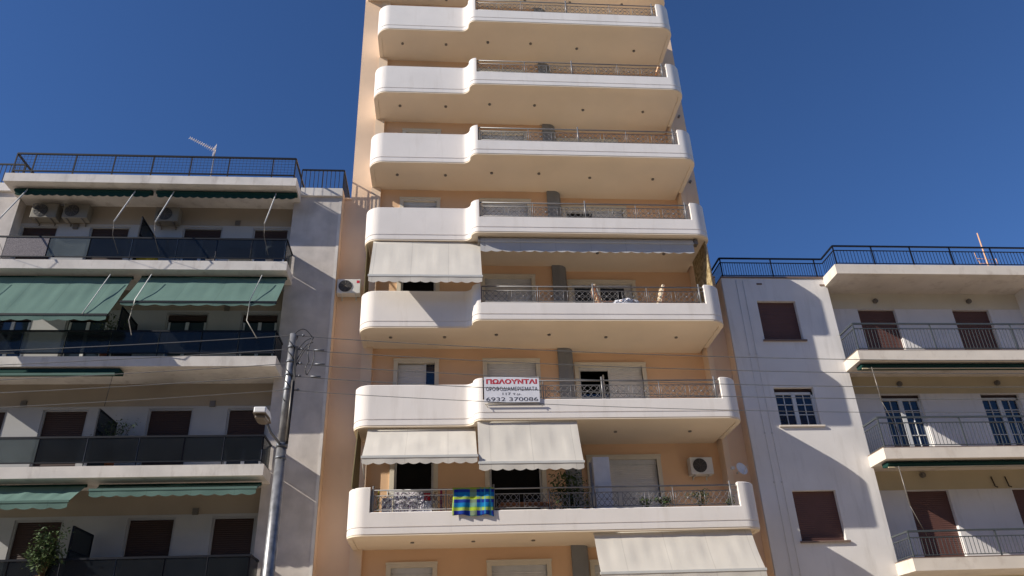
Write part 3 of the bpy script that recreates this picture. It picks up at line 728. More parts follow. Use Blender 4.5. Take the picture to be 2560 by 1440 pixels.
for (x, z) in [(14.49, 13.39), (17.86, 13.40), (14.51, 10.36), (17.86, 10.38), (14.42, 7.38)]:
    v_ = MB(); v_.tube([(x, YWr, z), (x, YWr-0.09, z)], 0.085, 12).tube([(x, YWr-0.09, z), (x, YWr-0.12, z)], 0.06, 10); v_.build('air_vent', 'lightm', RB)
for x in (9.52, 9.75): 
    c_ = MB().tube([(x, -0.015, 0), (x+0.01, -0.015, 7), (x-0.01, -0.02, 10.3), (x+0.01, -0.015, 13.9)], 0.007, 5)
    for z in (4.5, 7.1, 8.6, 11.2): c_.box(x-0.025, x+0.025, -0.02, 0.0, z, z+0.04)
    c_.build('wall_cable', 'cabc', RB)
for (x, z) in [(10.32, 13.78), (12.5, 13.75)]: MB().box(x-0.09, x+0.09, -0.015, 0.01, z-0.03, z+0.03).build('wall_fitting', 'brownedge', RB)
for x in (16.6, 17.05): MB().tube([(x, YWr-0.04, 7.3), (x+0.02, YWr-0.06, 7.0), (x+0.1, YWr-0.06, 6.97)], 0.02, 5).build('wall_bracket', 'shutb', RB)

# ================================================================ AWNINGS
def scallop_valance(b, x0, x1, y, z0, dz, pitch=0.30, dy=0.0):
    n = max(2, int(round((x1-x0)/pitch))); seg = 6
    for i in range(n):
        for j in range(seg):
            t0 = (i+j/seg)/n; t1 = (i+(j+1)/seg)/n
            e0 = dz + 0.045*math.sin(math.pi*j/seg); e1 = dz + 0.045*math.sin(math.pi*(j+1)/seg)
            xa = x0+(x1-x0)*t0; xb = x0+(x1-x0)*t1
            w0 = 0.008*math.sin(t0*n*2.1+1); w1 = 0.008*math.sin(t1*n*2.1+1)
            b.face([(xa, y+w0+dy, z0-e0), (xb, y+w1+dy, z0-e1), (xb, y, z0), (xa, y, z0)], True)
def cloth_sheet(b, x0, x1, ytop, ztop, ybot, zbot, sag=0.03, nx=24, nz=8, wob=0.012, seed=0, thick=0.0):
    r2 = random.Random(seed); ph = [r2.uniform(0, 6.28) for _ in range(4)]
    def P(i, j):
        u = i/nx; v = j/nz
        x = x0+(x1-x0)*u; y = ytop+(ybot-ytop)*v; z = ztop+(zbot-ztop)*v
        d = -sag*math.sin(math.pi*v) + wob*math.sin(math.pi*v)*(math.sin(u*19+ph[0]+v*3)+0.6*math.sin(u*41+ph[1]-v*4)+0.5*math.sin(u*73+ph[2]))
        return (x, y - d*0.8, z + d*0.5)
    base = len(b.v)
    for j in range(nz+1):
        for i in range(nx+1): b.v.append(P(i, j))
    for j in range(nz):
        for i in range(nx):
            a_ = base+j*(nx+1)+i; b.f.append([a_+nx+1, a_+nx+2, a_+1, a_]); b.sm.add(len(b.f)-1)
def awning(label, x0, x1, ytop, ztop, ybot, zbot, mat, val=0.17, group=None, arms=(), barmat='bar', cassette=True, armto=None, pitch=0.3, sag=0.03, wob=0.012, seed=1, armmat='bar', casmat=None):
    t = thing('awning', label, 'awning', ((x0+x1)/2, ytop, zbot-val), group)
    b = MB(); cloth_sheet(b, x0, x1, ytop, ztop, ybot, zbot, sag, max(10, int((x1-x0)*12)), 8, wob, seed); b.build('canopy', mat, t)
    b = MB(); scallop_valance(b, x0, x1, ybot-0.02, zbot-0.035, val-0.035, pitch); b.build('valance', mat, t)
    b = MB().box(x0-0.02, x1+0.02, ybot-0.035, ybot+0.015, zbot-0.045, zbot+0.015); b.build('front_bar', barmat, t)
    if cassette: b = MB().tube([(x0, ytop+0.04, ztop+0.02), (x1, ytop+0.04, ztop+0.02)], 0.05, 8); b.build('roller', casmat or mat, t)
    for a_ in arms:
        MB().tube(a_, 0.014, 6).build('arm', armmat, t)
    return t
SIDE = False
GA = 'beige awnings under the white balconies'
awning('small beige awning pulled down to the left of the long rolled-up grey awning', -2.30, 0.98, -1.36, 14.36, -2.12, 12.78, 'beige', 0.2, GA, seed=3, wob=0.006)
awning('beige awning shading the left half of the balcony with the hanging laundry', -2.18, 0.75, -1.30, 8.36, -2.36, 7.33, 'beige', 0.17, GA, seed=5, wob=0.008, arms=[[(-2.18, -1.5, 7.0), (-2.18, -2.36, 7.33)]])
awning('beige awning hanging right below the for-sale banner, above the tall bushy plant', 0.79, 3.50, -1.80, 8.40, -2.36, 7.14, 'beige', 0.18, GA, seed=8, wob=0.008, arms=[[(3.5, -1.6, 7.3), (3.5, -2.36, 7.14)]])
awning('wide beige awning at the bottom right below the lowest white balcony', 3.72, 7.86, -1.75, 5.42, -2.28, 4.38, 'beige', 0.2, GA, seed=11, wob=0.009, arms=[[(7.86, -1.6, 4.4), (7.86, -2.28, 4.38)]])
t = thing('awning', 'long grey awning rolled up under the fourth white balcony, scalloped edge hanging', 'awning', (4.3, -1.7, 13.8))
MB().xprism([(-1.42, 14.42), (-1.66, 14.40), (-1.68, 14.30), (-1.44, 14.28)], 0.97, 7.66).build('cassette', 'grey', t)
b = MB(); scallop_valance(b, 0.97, 7.66, -1.64, 14.27, 0.31, 0.335); b.build('valance', 'grey', t); MB().box(0.95, 7.68, -1.67, -1.62, 14.26, 14.30).build('front_bar', 'bar', t)
MB().box(7.68, 7.80, -1.70, -1.50, 14.24, 14.42).build('bracket', 'lightm', t); MB().box(0.90, 0.96, -1.70, -1.5, 14.24, 14.42).build('bracket', 'lightm', t)
# side blinds
def blind(label, x, y0, z0, y1, z1, y2, z2, y3, z3, mat):
    b = MB(); q_ = [(y0, z0), (y1, z1), (y2, z2), (y3, z3)]; b.xprism(q_, x-0.012, x+0.012); 
    o = b.build('side_blind', mat); tag(o, label, 'blind', 'side blinds closing balcony ends'); return o
blind('patterned tan side blind closing the right end of the balcony with table and chairs', 8.06, -1.62, 14.40, -1.62, 12.68, -0.3, 12.68, -0.3, 14.40, 'bamboo')
blind('narrow olive side blind at the left end of the laundry balcony', -2.46, -1.84, 6.70, -0.30, 6.70, -0.30, 8.4, -1.2, 8.4, 'olive')
blind('narrow olive side blind left of the small beige awning', -2.5, -1.30, 12.66, -0.35, 12.66, -0.35, 14.40, -1.2, 14.40, 'olive')

SIDE = True
GG = 'green awnings on the left block'
def lz(i): return ls(i+1)                      # soffit over storey i
# storey 3: rolled up, arms hanging
for (x0, x1, lab, arms) in ((-13.72, -9.52, 'dark green awning rolled up under the roof slab, above two old air conditioners', (-13.32, -10.02)),
                      (-9.38, -4.95, 'dark green awning rolled up under the roof slab, above a single old air conditioner', (-8.82, -5.6))):
    z = lz(3)+0.06
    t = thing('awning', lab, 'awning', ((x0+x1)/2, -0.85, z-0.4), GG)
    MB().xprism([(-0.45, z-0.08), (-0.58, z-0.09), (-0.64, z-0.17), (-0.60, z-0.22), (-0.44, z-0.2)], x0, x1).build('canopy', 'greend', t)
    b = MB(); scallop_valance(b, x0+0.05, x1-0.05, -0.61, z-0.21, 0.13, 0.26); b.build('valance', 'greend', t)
    for x in arms: 
        MB().tube([(x, -0.62, z-0.16), (x, -1.50, z-1.93)], 0.02, 6).build('arm', 'bar', t)
        MB().tube([(x, -1.50, z-1.93), (x+0.02, -1.42, z-2.35), (x+0.1, -1.0, z-2.75)], 0.006, 5).build('cord', 'lightm', t)
# storey 2
z = lz(2)
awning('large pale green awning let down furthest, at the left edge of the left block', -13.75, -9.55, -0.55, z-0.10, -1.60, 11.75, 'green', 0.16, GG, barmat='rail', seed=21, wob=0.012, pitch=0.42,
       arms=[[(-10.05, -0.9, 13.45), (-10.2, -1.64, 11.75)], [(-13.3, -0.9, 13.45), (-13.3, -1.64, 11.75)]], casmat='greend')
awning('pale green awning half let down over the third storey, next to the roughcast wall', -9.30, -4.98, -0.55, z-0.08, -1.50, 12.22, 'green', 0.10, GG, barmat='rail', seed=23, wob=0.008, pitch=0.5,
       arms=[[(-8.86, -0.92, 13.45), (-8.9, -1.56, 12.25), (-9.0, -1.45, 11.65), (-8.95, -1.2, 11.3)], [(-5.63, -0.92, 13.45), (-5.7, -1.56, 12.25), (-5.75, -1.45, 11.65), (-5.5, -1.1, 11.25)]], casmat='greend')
# storey 1
z = lz(1)
t = thing('awning', 'green awning rolled up tight behind the thin wires, above dark brown shutters', 'awning', (-11.4, -0.7, z-0.3), GG)
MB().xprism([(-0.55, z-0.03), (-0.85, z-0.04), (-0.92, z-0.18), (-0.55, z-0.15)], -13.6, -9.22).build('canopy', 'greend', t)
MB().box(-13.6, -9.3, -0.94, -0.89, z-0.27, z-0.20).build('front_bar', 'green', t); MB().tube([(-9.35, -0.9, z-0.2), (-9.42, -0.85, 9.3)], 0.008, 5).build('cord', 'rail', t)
z = lz(0)
awning('green awning partly let down at the bottom left corner, above the bushy balcony plant', -13.7, -9.62, -0.45, z-0.10, -1.22, 6.62, 'green', 0.17, GG, barmat='green', seed=31, wob=0.02, pitch=0.4, casmat='greend')
awning('short green awning edge above the dark shutters next to the street lamp pole', -9.30, -5.06, -0.45, z-0.12, -0.90, 6.98, 'green', 0.17, GG, barmat='green', seed=33, wob=0.01, pitch=0.36, casmat='greend')
# right building awnings, rolled
for (z, lab) in ((rs(2), 'dark green awning rolled up under the upper balcony of the white block'), (rs(1), 'dark green awning rolled up under the lower balcony of the white block')):
    t = thing('awning', lab, 'awning', (16, -0.7, z-0.3), 'rolled awnings on the white block')
    MB().xprism([(-0.40, z-0.03), (-0.68, z-0.04), (-0.74, z-0.12), (-0.68, z-0.18), (-0.42, z-0.15)], 12.70, 19.4).build('canopy', 'greend', t)
    MB().box(12.70, 19.4, -0.72, -0.68, z-0.215, z-0.185).build('front_bar', 'rochre', t)
    for x in (12.95,): MB().tube([(x, -0.8, z-0.2), (x, -0.85, z-1.35)], 0.018, 6).tube([(x, -0.85, z-1.35), (x+0.5, -0.5, z-2.2)], 0.01, 5).build('arm', 'lightm', t)

SIDE = False
# ================================================================ AIR CONDITIONERS
def ac(label, x0, x1, y0, y1, z0, z1, mat, fanx=0.36, badge=False, group='air conditioner outdoor units'):
    t = thing('air_conditioner', label, 'air conditioner', ((x0+x1)/2, y1, z0), group)
    W = x1-x0; H = z1-z0
    MB().box(x0, x1, y0, y1, z0, z1).build('casing', mat, t, bevel=0.015)
    cx = x0+W*fanx; cz = z0+H*0.5; r = H*0.41
    b = MB(); n = 24
    b.tube([(cx, y0-0.002, cz), (cx, y0-0.018, cz)], r, n); b.build('fan_grille', 'acd', t)
    b = MB()
    for q_ in range(1, 6): b.tube([(cx+r*q_/6*math.cos(2*math.pi*k/18), y0-0.022, cz+r*q_/6*math.sin(2*math.pi*k/18)) for k in range(19)], 0.0035, 4, False)
    for k in range(8): b.tube([(cx, y0-0.024, cz), (cx+r*math.cos(k*math.pi/4), y0-0.024, cz+r*math.sin(k*math.pi/4))], 0.0035, 4)
    b.build('guard', 'lightm', t)
    b = MB()
    for x in (x0+W*0.2, x1-W*0.2): b.box(x-0.015, x+0.015, y0+0.02, y1+0.06, z0-0.035, z0-0.004); b.box(x-0.015, x+0.015, y1+0.03, y1+0.06, z0-0.10, z0-0.035)
    b.build('bracket', 'lightm' if mat != 'acw' else 'bar', t)
    if badge: MB().box(x1-W*0.17, x1-W*0.05, y0-0.006, y0-0.001, z1-H*0.28, z1-H*0.10).build('badge', 'red', t)
    return t
ac('clean white air conditioner with a red badge, left of the small beige awning', -3.47, -2.74, -0.34, -0.06, 13.16, 13.66, 'acw', 0.36, True)
ac('white air conditioner beside the satellite dish on the laundry balcony', 7.12, 7.80, 0.10, 0.39, 7.42, 7.93, 'acw', 0.42)
SIDE = True
ac('old cream air conditioner, leftmost of the pair under the roof slab', -13.42, -12.62, 0.02, 0.34, 16.08, 16.62, 'acc')
ac('old cream air conditioner, right one of the pair under the roof slab', -12.44, -11.66, 0.02, 0.34, 16.08, 16.62, 'acc')
ac('old cream air conditioner standing apart, right of the slanting balcony divider', -9.55, -8.80, 0.02, 0.34, 16.00, 16.55, 'acc', 0.42)

SIDE = False
# ================================================================ SIGN
t = thing('for_sale_sign', 'white banner with red and black Greek lettering tied to the balcony railing', 'sign', (1.74, D2-0.05, zb(2)+0.4))
ys = D2-0.045; tl = math.tan(0.0)
MB().box(0.98, 2.50, ys, ys+0.012, 8.92, 9.66).build('board', 'signw', t)
MB().tube([(0.99, ys-0.01, 8.86), (2.60, ys-0.01, 8.86)], 0.018, 6).build('lower_pole', 'lightm', t)
MB().tube([(1.03, ys-0.01, 8.86), (1.05, ys-0.02, 8.80), (1.08, ys-0.01, 8.76)], 0.008, 5).tube([(2.54, ys-0.01, 8.86), (2.55, ys-0.01, 8.79)], 0.008, 5).build('cord', 'lightm', t)
def text(body, x, z, size, wx, mat, parent, bold=0.0):
    cu = bpy.data.curves.new('lettering', 'FONT'); cu.body = body; cu.size = size; cu.align_x = 'CENTER'; cu.align_y = 'CENTER'; cu.offset = bold; cu.extrude = 0.001
    o = bpy.data.objects.new('lettering', cu); col.objects.link(o)
    bpy.context.view_layer.update()
    dep = bpy.context.evaluated_depsgraph_get(); me = bpy.data.meshes.new_from_object(o.evaluated_get(dep))
    bpy.data.objects.remove(o)
    xs = [v.co.x for v in me.vertices]; yy = [v.co.y for v in me.vertices]
    sx = wx/(max(xs)-min(xs)); sy = size/(max(yy)-min(yy)); cx = (max(xs)+min(xs))/2; cy = (max(yy)+min(yy))/2
    pl = wloc(parent)
    for v in me.vertices:
        v.co = ((v.co.x-cx)*sx + x - pl.x, ys-0.003 + v.co.z*0.5 - pl.y, (v.co.y-cy)*sy + z - pl.z)
    me.materials.clear(); me.materials.append(MT[mat])
    q_ = bpy.data.objects.new('lettering', me); col.objects.link(q_); q_.parent = parent
text('ΠΩΛΟΥΝΤΑΙ', 1.74, 9.525, 0.145, 1.40, 'inkr', t, 0.006)
text('ΟΡΟΦΟΔΙΑΜΕΡΙΣΜΑΤΑ', 1.74, 9.31, 0.125, 1.42, 'inkk', t, 0.0)
text('117 τ.μ.', 1.74, 9.155, 0.085, 0.52, 'inkk', t, 0.0)
text('6932 370086', 1.74, 9.008, 0.11, 1.42, 'inkk', t, 0.0)

# ================================================================ THINGS ON THE BALCONIES
zf1 = zb(1)+0.2
# towel over the railing
b = MB(); nx, nz = 30, 22; yt = D2-0.03
for j in range(nz+1):
    for i in range(nx+1):
        u = i/nx; v = j/nz; x = 0.12+1.05*u; 
        z = 6.63-0.74*v - 0.045*max(0, u-0.8)*5*v + 0.02*math.sin(u*9)*v
        if j == 0: y_ = D2+0.06
        elif j == 1: y_ = D2+0.02
        else: y_ = yt - 0.03 - 0.018*math.sin(u*23+v*2)*v - 0.012*math.sin(u*11-1)
        b.v.append((x + 0.012*math.sin(v*6), y_, z + (0.0 if j else 0.0)))
for j in range(nz):
    for i in range(nx): a_ = j*(nx+1)+i; b.f.append([a_+nx+1, a_+nx+2, a_+1, a_]); b.sm.add(len(b.f)-1)
o = b.build('beach_towel', 'plaid'); tag(o, 'blue and yellow plaid towel hung over the balcony railing', 'towel')
o.modifiers.new('solid', 'SOLIDIFY').thickness = 0.008
# laundry rack with patterned cloth
t = thing('laundry_rack', 'clothes drying rack draped with patterned white cloth, left of the plaid towel', 'clothes rack', (-1.0, -1.5, zf1))
b = MB()
for z_ in (zf1+0.98,):
    for k_ in range(6): b.tube([(-1.55, -1.72+0.1*k_, z_), (-0.42, -1.72+0.1*k_, z_)], 0.008, 5)
for x in (-1.55, -0.42): b.tube([(x, -1.72, zf1+0.98), (x, -1.2, zf1+0.98)], 0.012, 6).tube([(x, -1.72, zf1+0.98), (x, -1.2, zf1)], 0.012, 6).tube([(x, -1.2, zf1+0.98), (x, -1.72, zf1)], 0.012, 6)
b.build('frame', 'bar', t)
def hang(name, mat, x0, x1, z0, z1, y, parent=None, wob=0.02, seed=1):
    b = MB(); cloth_sheet(b, x0, x1, y, z1, y, z0, 0.0, 14, 6, wob, seed); b.box(x0, x1, y+0.0, y+0.1, z1-0.004, z1+0.004); return b.build(name, mat, parent)
o = hang('patterned_sheet', 'floral', -1.38, -0.62, 5.80, 6.56, -1.74); tag(o, 'patterned white sheet hanging on the drying rack behind the railing', 'laundry', 'laundry on the lowest balcony')
o = hang('white_cloth', 'floral', -1.68, -1.42, 5.80, 6.42, -1.72, seed=4); tag(o, 'narrow speckled cloth at the left end of the drying rack', 'laundry', 'laundry on the lowest balcony')
o = hang('yellow_strap', 'yellow', -1.79, -1.755, 5.85, 6.60, -1.76, seed=4); tag(o, 'thin yellow strip of cloth hanging at the far left of the laundry', 'laundry', 'laundry on the lowest balcony')
o = hang('red_garment', 'redc', -0.62, -0.45, 6.34, 6.52, -1.74, seed=5); tag(o, 'small bright red garment above the pale cloth on the rack', 'laundry', 'laundry on the lowest balcony')
o = hang('lilac_cloth', 'signw', -0.64, -0.42, 5.80, 6.32, -1.75, seed=6); tag(o, 'plain lilac cloth right below the red garment', 'laundry', 'laundry on the lowest balcony')
o = hang('pink_garment', 'pink', -0.20, -0.14, 5.85, 6.6, -1.76, seed=7); tag(o, 'narrow dark pink garment between the rack and the plaid towel', 'laundry', 'laundry on the lowest balcony')
o = hang('orange_garment', 'cush', -0.40, -0.28, 6.30, 6.56, -1.72, seed=8); tag(o, 'little orange striped garment right of the red one', 'laundry', 'laundry on the lowest balcony')
# cabinet
t = thing('cabinet', 'tall white cabinet standing beside the shuttered door on the laundry balcony', 'cabinet', (4.2, -0.75, zf1))
MB().box(3.99, 4.46, -1.02, -0.52, zf1, 7.64).build('body', 'cab', t, bevel=0.01); MB().box(4.0, 4.45, -1.045, -1.022, zf1+0.08, 7.60).build('door', 'cab', t, bevel=0.006); MB().box(4.05, 4.07, -1.07, -1.045, 6.6, 6.85).build('handle', 'bar', t)
MB().box(3.9, 3.97, -0.95, -0.93, zf1, 7.5).build('side_pole', 'steel', t)
t = thing('low_table', 'dark wooden low table half hidden behind the railing, right of the plaid towel', 'table', (2.0, -1.3, zf1))
MB().box(1.35, 2.75, -1.55, -1.1, zf1+0.62, zf1+0.66).build('table_top', 'wood', t)
for x in (1.4, 2.7):
    for y_ in (-1.5, -1.15): MB().box(x-0.02, x+0.02, y_-0.02, y_+0.02, zf1, zf1+0.62).build('leg', 'wood', t)
# satellite dish
t = thing('satellite_dish', 'small pale satellite dish on the apricot wall at the far right of the laundry balcony', 'satellite dish', (8.3, 0.0, 7.4))
b = MB(); n = 20; c0 = Vector((8.42, -0.42, 7.40)); ax = Vector((0.35, -0.9, 0.25)).normalized(); ux = ax.cross(Vector((0, 0, 1))).normalized(); uy = ux.cross(ax)
rings = []
for j in range(6):
    r_ = 0.19*j/5; dpt = 0.25*r_*r_/0.19
    rings.append([b.pt(c0 + ux*(r_*math.cos(2*math.pi*k/n)) + uy*(r_*math.sin(2*math.pi*k/n)) + ax*dpt) for k in range(n)])
for j in range(5):
    for k in range(n): b.f.append([rings[j][k], rings[j][(k+1) % n], rings[j+1][(k+1) % n], rings[j+1][k]]); b.sm.add(len(b.f)-1)
o = b.build('reflector', 'cab', t); o.modifiers.new('s', 'SOLIDIFY').thickness = 0.006
MB().tube([tuple(c0), tuple(c0-ax*0.15), (8.45, -0.0, 7.38)], 0.015, 6).build('arm', 'bar', t); MB().tube([tuple(c0-uy*0.17), tuple(c0+ax*0.28-uy*0.02)], 0.01, 5).build('feed_arm', 'bar', t)
MB().box(8.17, 8.26, -0.38, -0.28, 7.42, 7.50).build('feed_horn', 'cab', t)
# table and chairs, third balcony
zf3 = zb(3)+0.2
t = thing('dining_table', 'round balcony table under a white cloth, between two brown chairs', 'table', (5.35, -1.25, zf3))
b = MB(); b.tube([(5.35, -1.25, zf3+0.60), (5.35, -1.25, zf3+0.63)], 0.42, 24); b.build('table_top', 'wood', t); MB().tube([(5.35, -1.25, zf3+0.02), (5.35, -1.25, zf3+0.60)], 0.04, 8).tube([(5.35, -1.25, zf3), (5.35, -1.25, zf3+0.03)], 0.22, 16).build('pedestal', 'wood', t)
b = MB(); n = 40; ctr = b.pt((5.35, -1.25, zf3+0.68)); prev = None; rr = []
for (r_, z_) in ((0.40, 0.675), (0.44, 0.655), (0.45, 0.52), (0.47, 0.36)):
    rr.append([b.pt((5.35+(r_+(0.03*math.sin(7*2*math.pi*k/n) if z_ < 0.7 else 0))*math.cos(2*math.pi*k/n), -1.25+(r_+(0.03*math.sin(7*2*math.pi*k/n) if z_ < 0.7 else 0))*math.sin(2*math.pi*k/n), zf3+z_)) for k in range(n)])
for k in range(n): b.f.append([ctr, rr[0][k], rr[0][(k+1) % n]])
for j in range(3):
    for k in range(n): b.f.append([rr[j][k], rr[j+1][k], rr[j+1][(k+1) % n], rr[j][(k+1) % n]]); b.sm.add(len(b.f)-1)
tag(b.build('tablecloth', 'tcloth'), 'white patterned tablecloth over the round balcony table', 'tablecloth')
def chair(label, x, y, s_):
    t = thing('garden_chair', label, 'chair', (x, y, zf3), 'chairs on the balcony with the side blind')
    MB().box(x-0.22, x+0.22, y-0.22, y+0.22, zf3+0.42, zf3+0.46).build('seat', 'wood', t)
    for a_ in (-0.2, 0.2):
        for c_ in (-0.2, 0.2): MB().box(x+a_-0.02, x+a_+0.02, y+c_-0.02, y+c_+0.02, zf3, zf3+0.42).build('leg', 'wood', t)
    # tall back leaning away from the table, with a padded cushion
    bx = x - s_*0.22; dx = -s_*0.22
    b = MB()
    for c_ in (-0.2, 0.2): b.obox((bx, y+c_, zf3+0.42), (bx+dx, y+c_, zf3+1.22), 0.035, 0.045)
    for q_ in range(6): z_ = zf3+0.55+q_*0.12; xx = bx+dx*(z_-zf3-0.42)/0.8; b.box(xx-0.012, xx+0.012, y-0.2, y+0.2, z_, z_+0.05)
    b.build('backrest', 'wood', t)
    b = MB(); b.obox((bx+s_*0.035, y, zf3+0.5), (bx+dx+s_*0.035, y, zf3+1.28), 0.40, 0.10); b.build('cushion', 'cush', t, bevel=0.02)
    for c_ in (-0.22, 0.22): MB().box(x-0.2, x+0.2, y+c_-0.02, y+c_+0.02, zf3+0.64, zf3+0.67).build('armrest', 'wood', t)
chair('wooden chair with striped cushion left of the balcony table', 4.83, -1.25, 1)
chair('wooden chair with striped cushion right of the balcony table', 6.18, -1.25, -1)

# plants
def plant(label, x, y, z, pot_h, W, H, n, mat='leaf', leaf=0.05, name='potted_plant', spread=0.5, group='potted plants on balconies', lean=0.0, potr=0.13, clumps=9):
    t = thing(name, label, 'plant', (x, y, z), group)
    if pot_h:
        MB().tube([(x, y, z), (x, y, z+pot_h*0.9), (x, y, z+pot_h)], [potr*0.75, potr, potr*1.1], 14).build('pot', 'pot', t)
    r2 = random.Random(sum(map(ord, label)))
    b = MB(); cl = []
    for k in range(clumps):
        a_ = r2.uniform(0, 6.28); rr_ = W*0.5*math.sqrt(r2.random()); hh = pot_h + H*(0.25+0.7*r2.random())
        c = (x+rr_*math.cos(a_)+lean*hh, y+rr_*math.sin(a_)*spread, z+hh); cl.append(c)
        b.tube([(x, y, z+pot_h*0.8), ((x+c[0])/2+r2.uniform(-.04, .04), (y+c[1])/2, (z+pot_h+c[2])/2+0.05), c], 0.008, 4)
    b.build('stem', 'stem', t)
    b = MB()
    for k in range(n):
        c = Vector(cl[r2.randrange(len(cl))]); g_ = Vector((r2.gauss(0, W*0.14), r2.gauss(0, W*0.10), r2.gauss(0, H*0.11)))
        p = c+g_; s_ = leaf*r2.uniform(0.6, 1.3)
        u_ = Vector((r2.uniform(-1, 1), r2.uniform(-1, 1), r2.uniform(-0.6, 0.6))).normalized(); v_ = u_.cross(Vector((r2.uniform(-.5, .5), r2.uniform(-1, .2), 1)).normalized())
        if v_.length < 0.1: continue
        v_.normalize()
        b.face([p-u_*s_, p-v_*s_*0.45+u_*s_*0.1, p+u_*s_, p+v_*s_*0.45+u_*s_*0.1])
    b.build('foliage', mat, t)
    return t
plant('tall bushy green plant beside the white cabinet on the laundry balcony', 3.25, -1.35, zf1, 0.35, 0.75, 1.15, 900, 'leafd', 0.06, clumps=14)
plant('low green pot plant in front of the white shutter on the laundry balcony', 5.20, -1.72, zf1+0.28, 0.12, 0.35, 0.28, 180, 'leaf', 0.04, potr=0.09)
plant('second low pot plant in front of the white shutter, with broader leaves', 5.62, -1.72, zf1+0.28, 0.12, 0.45, 0.30, 240, 'leafd', 0.045, potr=0.1)
plant('straggly flowering pot plant near the right end of the laundry balcony', 6.62, -1.70, zf1+0.28, 0.12, 0.62, 0.48, 260, 'leafd', 0.04, potr=0.11, clumps=7)
plant('small bright green pot plant in the right corner of the laundry balcony', 7.42, -1.66, zf1+0.26, 0.12, 0.22, 0.30, 130, 'leaf', 0.04, potr=0.08)
plant('small pale pot plant beneath the tall bushy plant on the laundry balcony', 3.62, -1.76, zf1+0.25, 0.1, 0.22, 0.6, 120, 'leaf', 0.035, potr=0.07)
SIDE = True
plant('large dense green bush spilling over the bottom left balcony railing', -9.95, -0.98, ls(0)+0.33, 0.35, 0.72, 1.05, 1500, 'leafd', 0.05, spread=0.6, clumps=22, potr=0.18)
plant('sparse green plant beside the balcony divider on the second storey', -9.15, -0.45, ls(1)+0.33, 0.3, 0.8, 1.15, 260, 'leafd', 0.05, clumps=8)
plant('dark leafy plant behind the glass under the large pale green awning', -9.9, -0.5, ls(2)+0.33, 0.3, 0.7, 1.25, 500, 'leafd', 0.05, clumps=10)
# clutter glimpsed behind and below the smoked glass
t = thing('storage_box', 'yellow plastic storage box behind the smoked glass under the rolled awnings', 'box', (-9.25, -0.6, ls(3)+0.31)); MB().box(-9.5, -8.95, -0.75, -0.45, ls(3)+0.31, ls(3)+0.72).build('body', 'yellow', t, bevel=0.02); MB().box(-9.52, -8.93, -0.77, -0.43, ls(3)+0.722, ls(3)+0.76).build('lid', 'olive', t)
t = thing('storage_crate', 'grey plastic crate with a pale rim on the top glass balcony near the right end', 'crate', (-6.4, -0.6, ls(3)+0.31)); MB().box(-6.75, -6.1, -0.78, -0.45, ls(3)+0.31, ls(3)+0.85).build('body', 'bar', t, bevel=0.02); MB().box(-6.77, -6.08, -0.8, -0.43, ls(3)+0.852, ls(3)+0.88).build('rim', 'signw', t)
for (x, h, lab) in ((-7.35, 0.5, 'pale plant pot behind the smoked glass of the top left-block balcony'), (-5.55, 0.65, 'pale plant pot at the right end of the top left-block balcony')):
    t = thing('plant_pot', lab, 'pot', (x, -0.62, ls(3)+0.31), 'pots behind smoked glass')
    MB().tube([(x, -0.62, ls(3)+0.31), (x, -0.62, ls(3)+0.31+h*0.9), (x, -0.62, ls(3)+0.31+h)], [0.1, 0.15, 0.16], 14).build('pot', 'signw', t); MB().tube([(x, -0.62, ls(3)+0.31+h+0.001), (x, -0.62, ls(3)+0.33+h)], 0.13, 12).build('soil', 'stem', t)

SIDE = False
# ================================================================ POLE, LAMP, WIRES
PX, PY = -3.40, -6.0
t = thing('utility_pole', 'silver steel utility pole with wound cables in front of the left block', 'pole', (PX, PY, 0))
MB().tube([(PX, PY, 0), (PX, PY, 3.0), (PX, PY, 6.48)], [0.145, 0.124, 0.103], 20).build('lower_shaft', 'galv', t)
MB().tube([(PX, PY, 6.48), (PX, PY, 9.02)], [0.092, 0.076], 20).build('upper_shaft', 'galv', t)
MB().tube([(PX, PY, 6.44), (PX, PY, 6.53)], 0.118, 20).tube([(PX, PY, 6.20), (PX, PY, 6.25)], 0.112, 20).build('collar', 'galvd', t)
b = MB(); 
for z in (8.70, 8.36, 8.05, 7.72): b.tube([(PX, PY, z-0.025), (PX, PY, z+0.025)], 0.094, 16)
b.build('band', 'galvd', t)
b = MB()   # spiral tail cables
for ph in (0, 2.4):
    b.tube([(PX+0.092*math.cos(ph+k*0.42), PY+0.092*math.sin(ph+k*0.42), 9.0-k*0.045) for k in range(36)], 0.010, 5)
b.build('wound_cable', 'wire', t)
b = MB()
for dx in (0.10, 0.125): b.tube([(PX+dx, PY-0.06, 8.7), (PX+dx+0.01, PY-0.06, 7.6), (PX+dx-0.0, PY-0.08, 6.5)], 0.014, 6)
b.build('riser_cable', 'wire', t)
b = MB().tube([(PX+0.10, PY-0.09, 6.56), (PX+0.10, PY-0.09, 7.9)], 0.018, 6); b.build('conduit', 'lightm', t)
WZ = [8.98, 8.65, 8.31, 8.02, 7.70]
for z in WZ: b = MB(); b.tube([(PX+0.08, PY, z), (PX+0.2, PY-0.03, z)], 0.014, 6); b.sphere((PX+0.22, PY-0.03, z), 0.032, 8, 5); b.build('insulator', 'galvd', t)
b = MB()   # loose looping tails at the head of the pole
for (p0, p1, h) in (((PX+0.03, 9.0), (-2.98, 8.92), 0.16), ((PX+0.10, 8.55), (-3.0, 8.90), 0.07), ((PX+0.12, 8.35), (-2.95, 8.80), 0.12), ((PX+0.12, 8.2), (-3.02, 8.70), 0.1)):
    pts = []
    for k in range(12):
        u = k/11; pts.append((p0[0]+(p1[0]-p0[0])*u, PY-0.05, p0[1]+(p1[1]-p0[1])*u + h*math.sin(math.pi*u)))
    b.tube(pts, 0.011, 5)
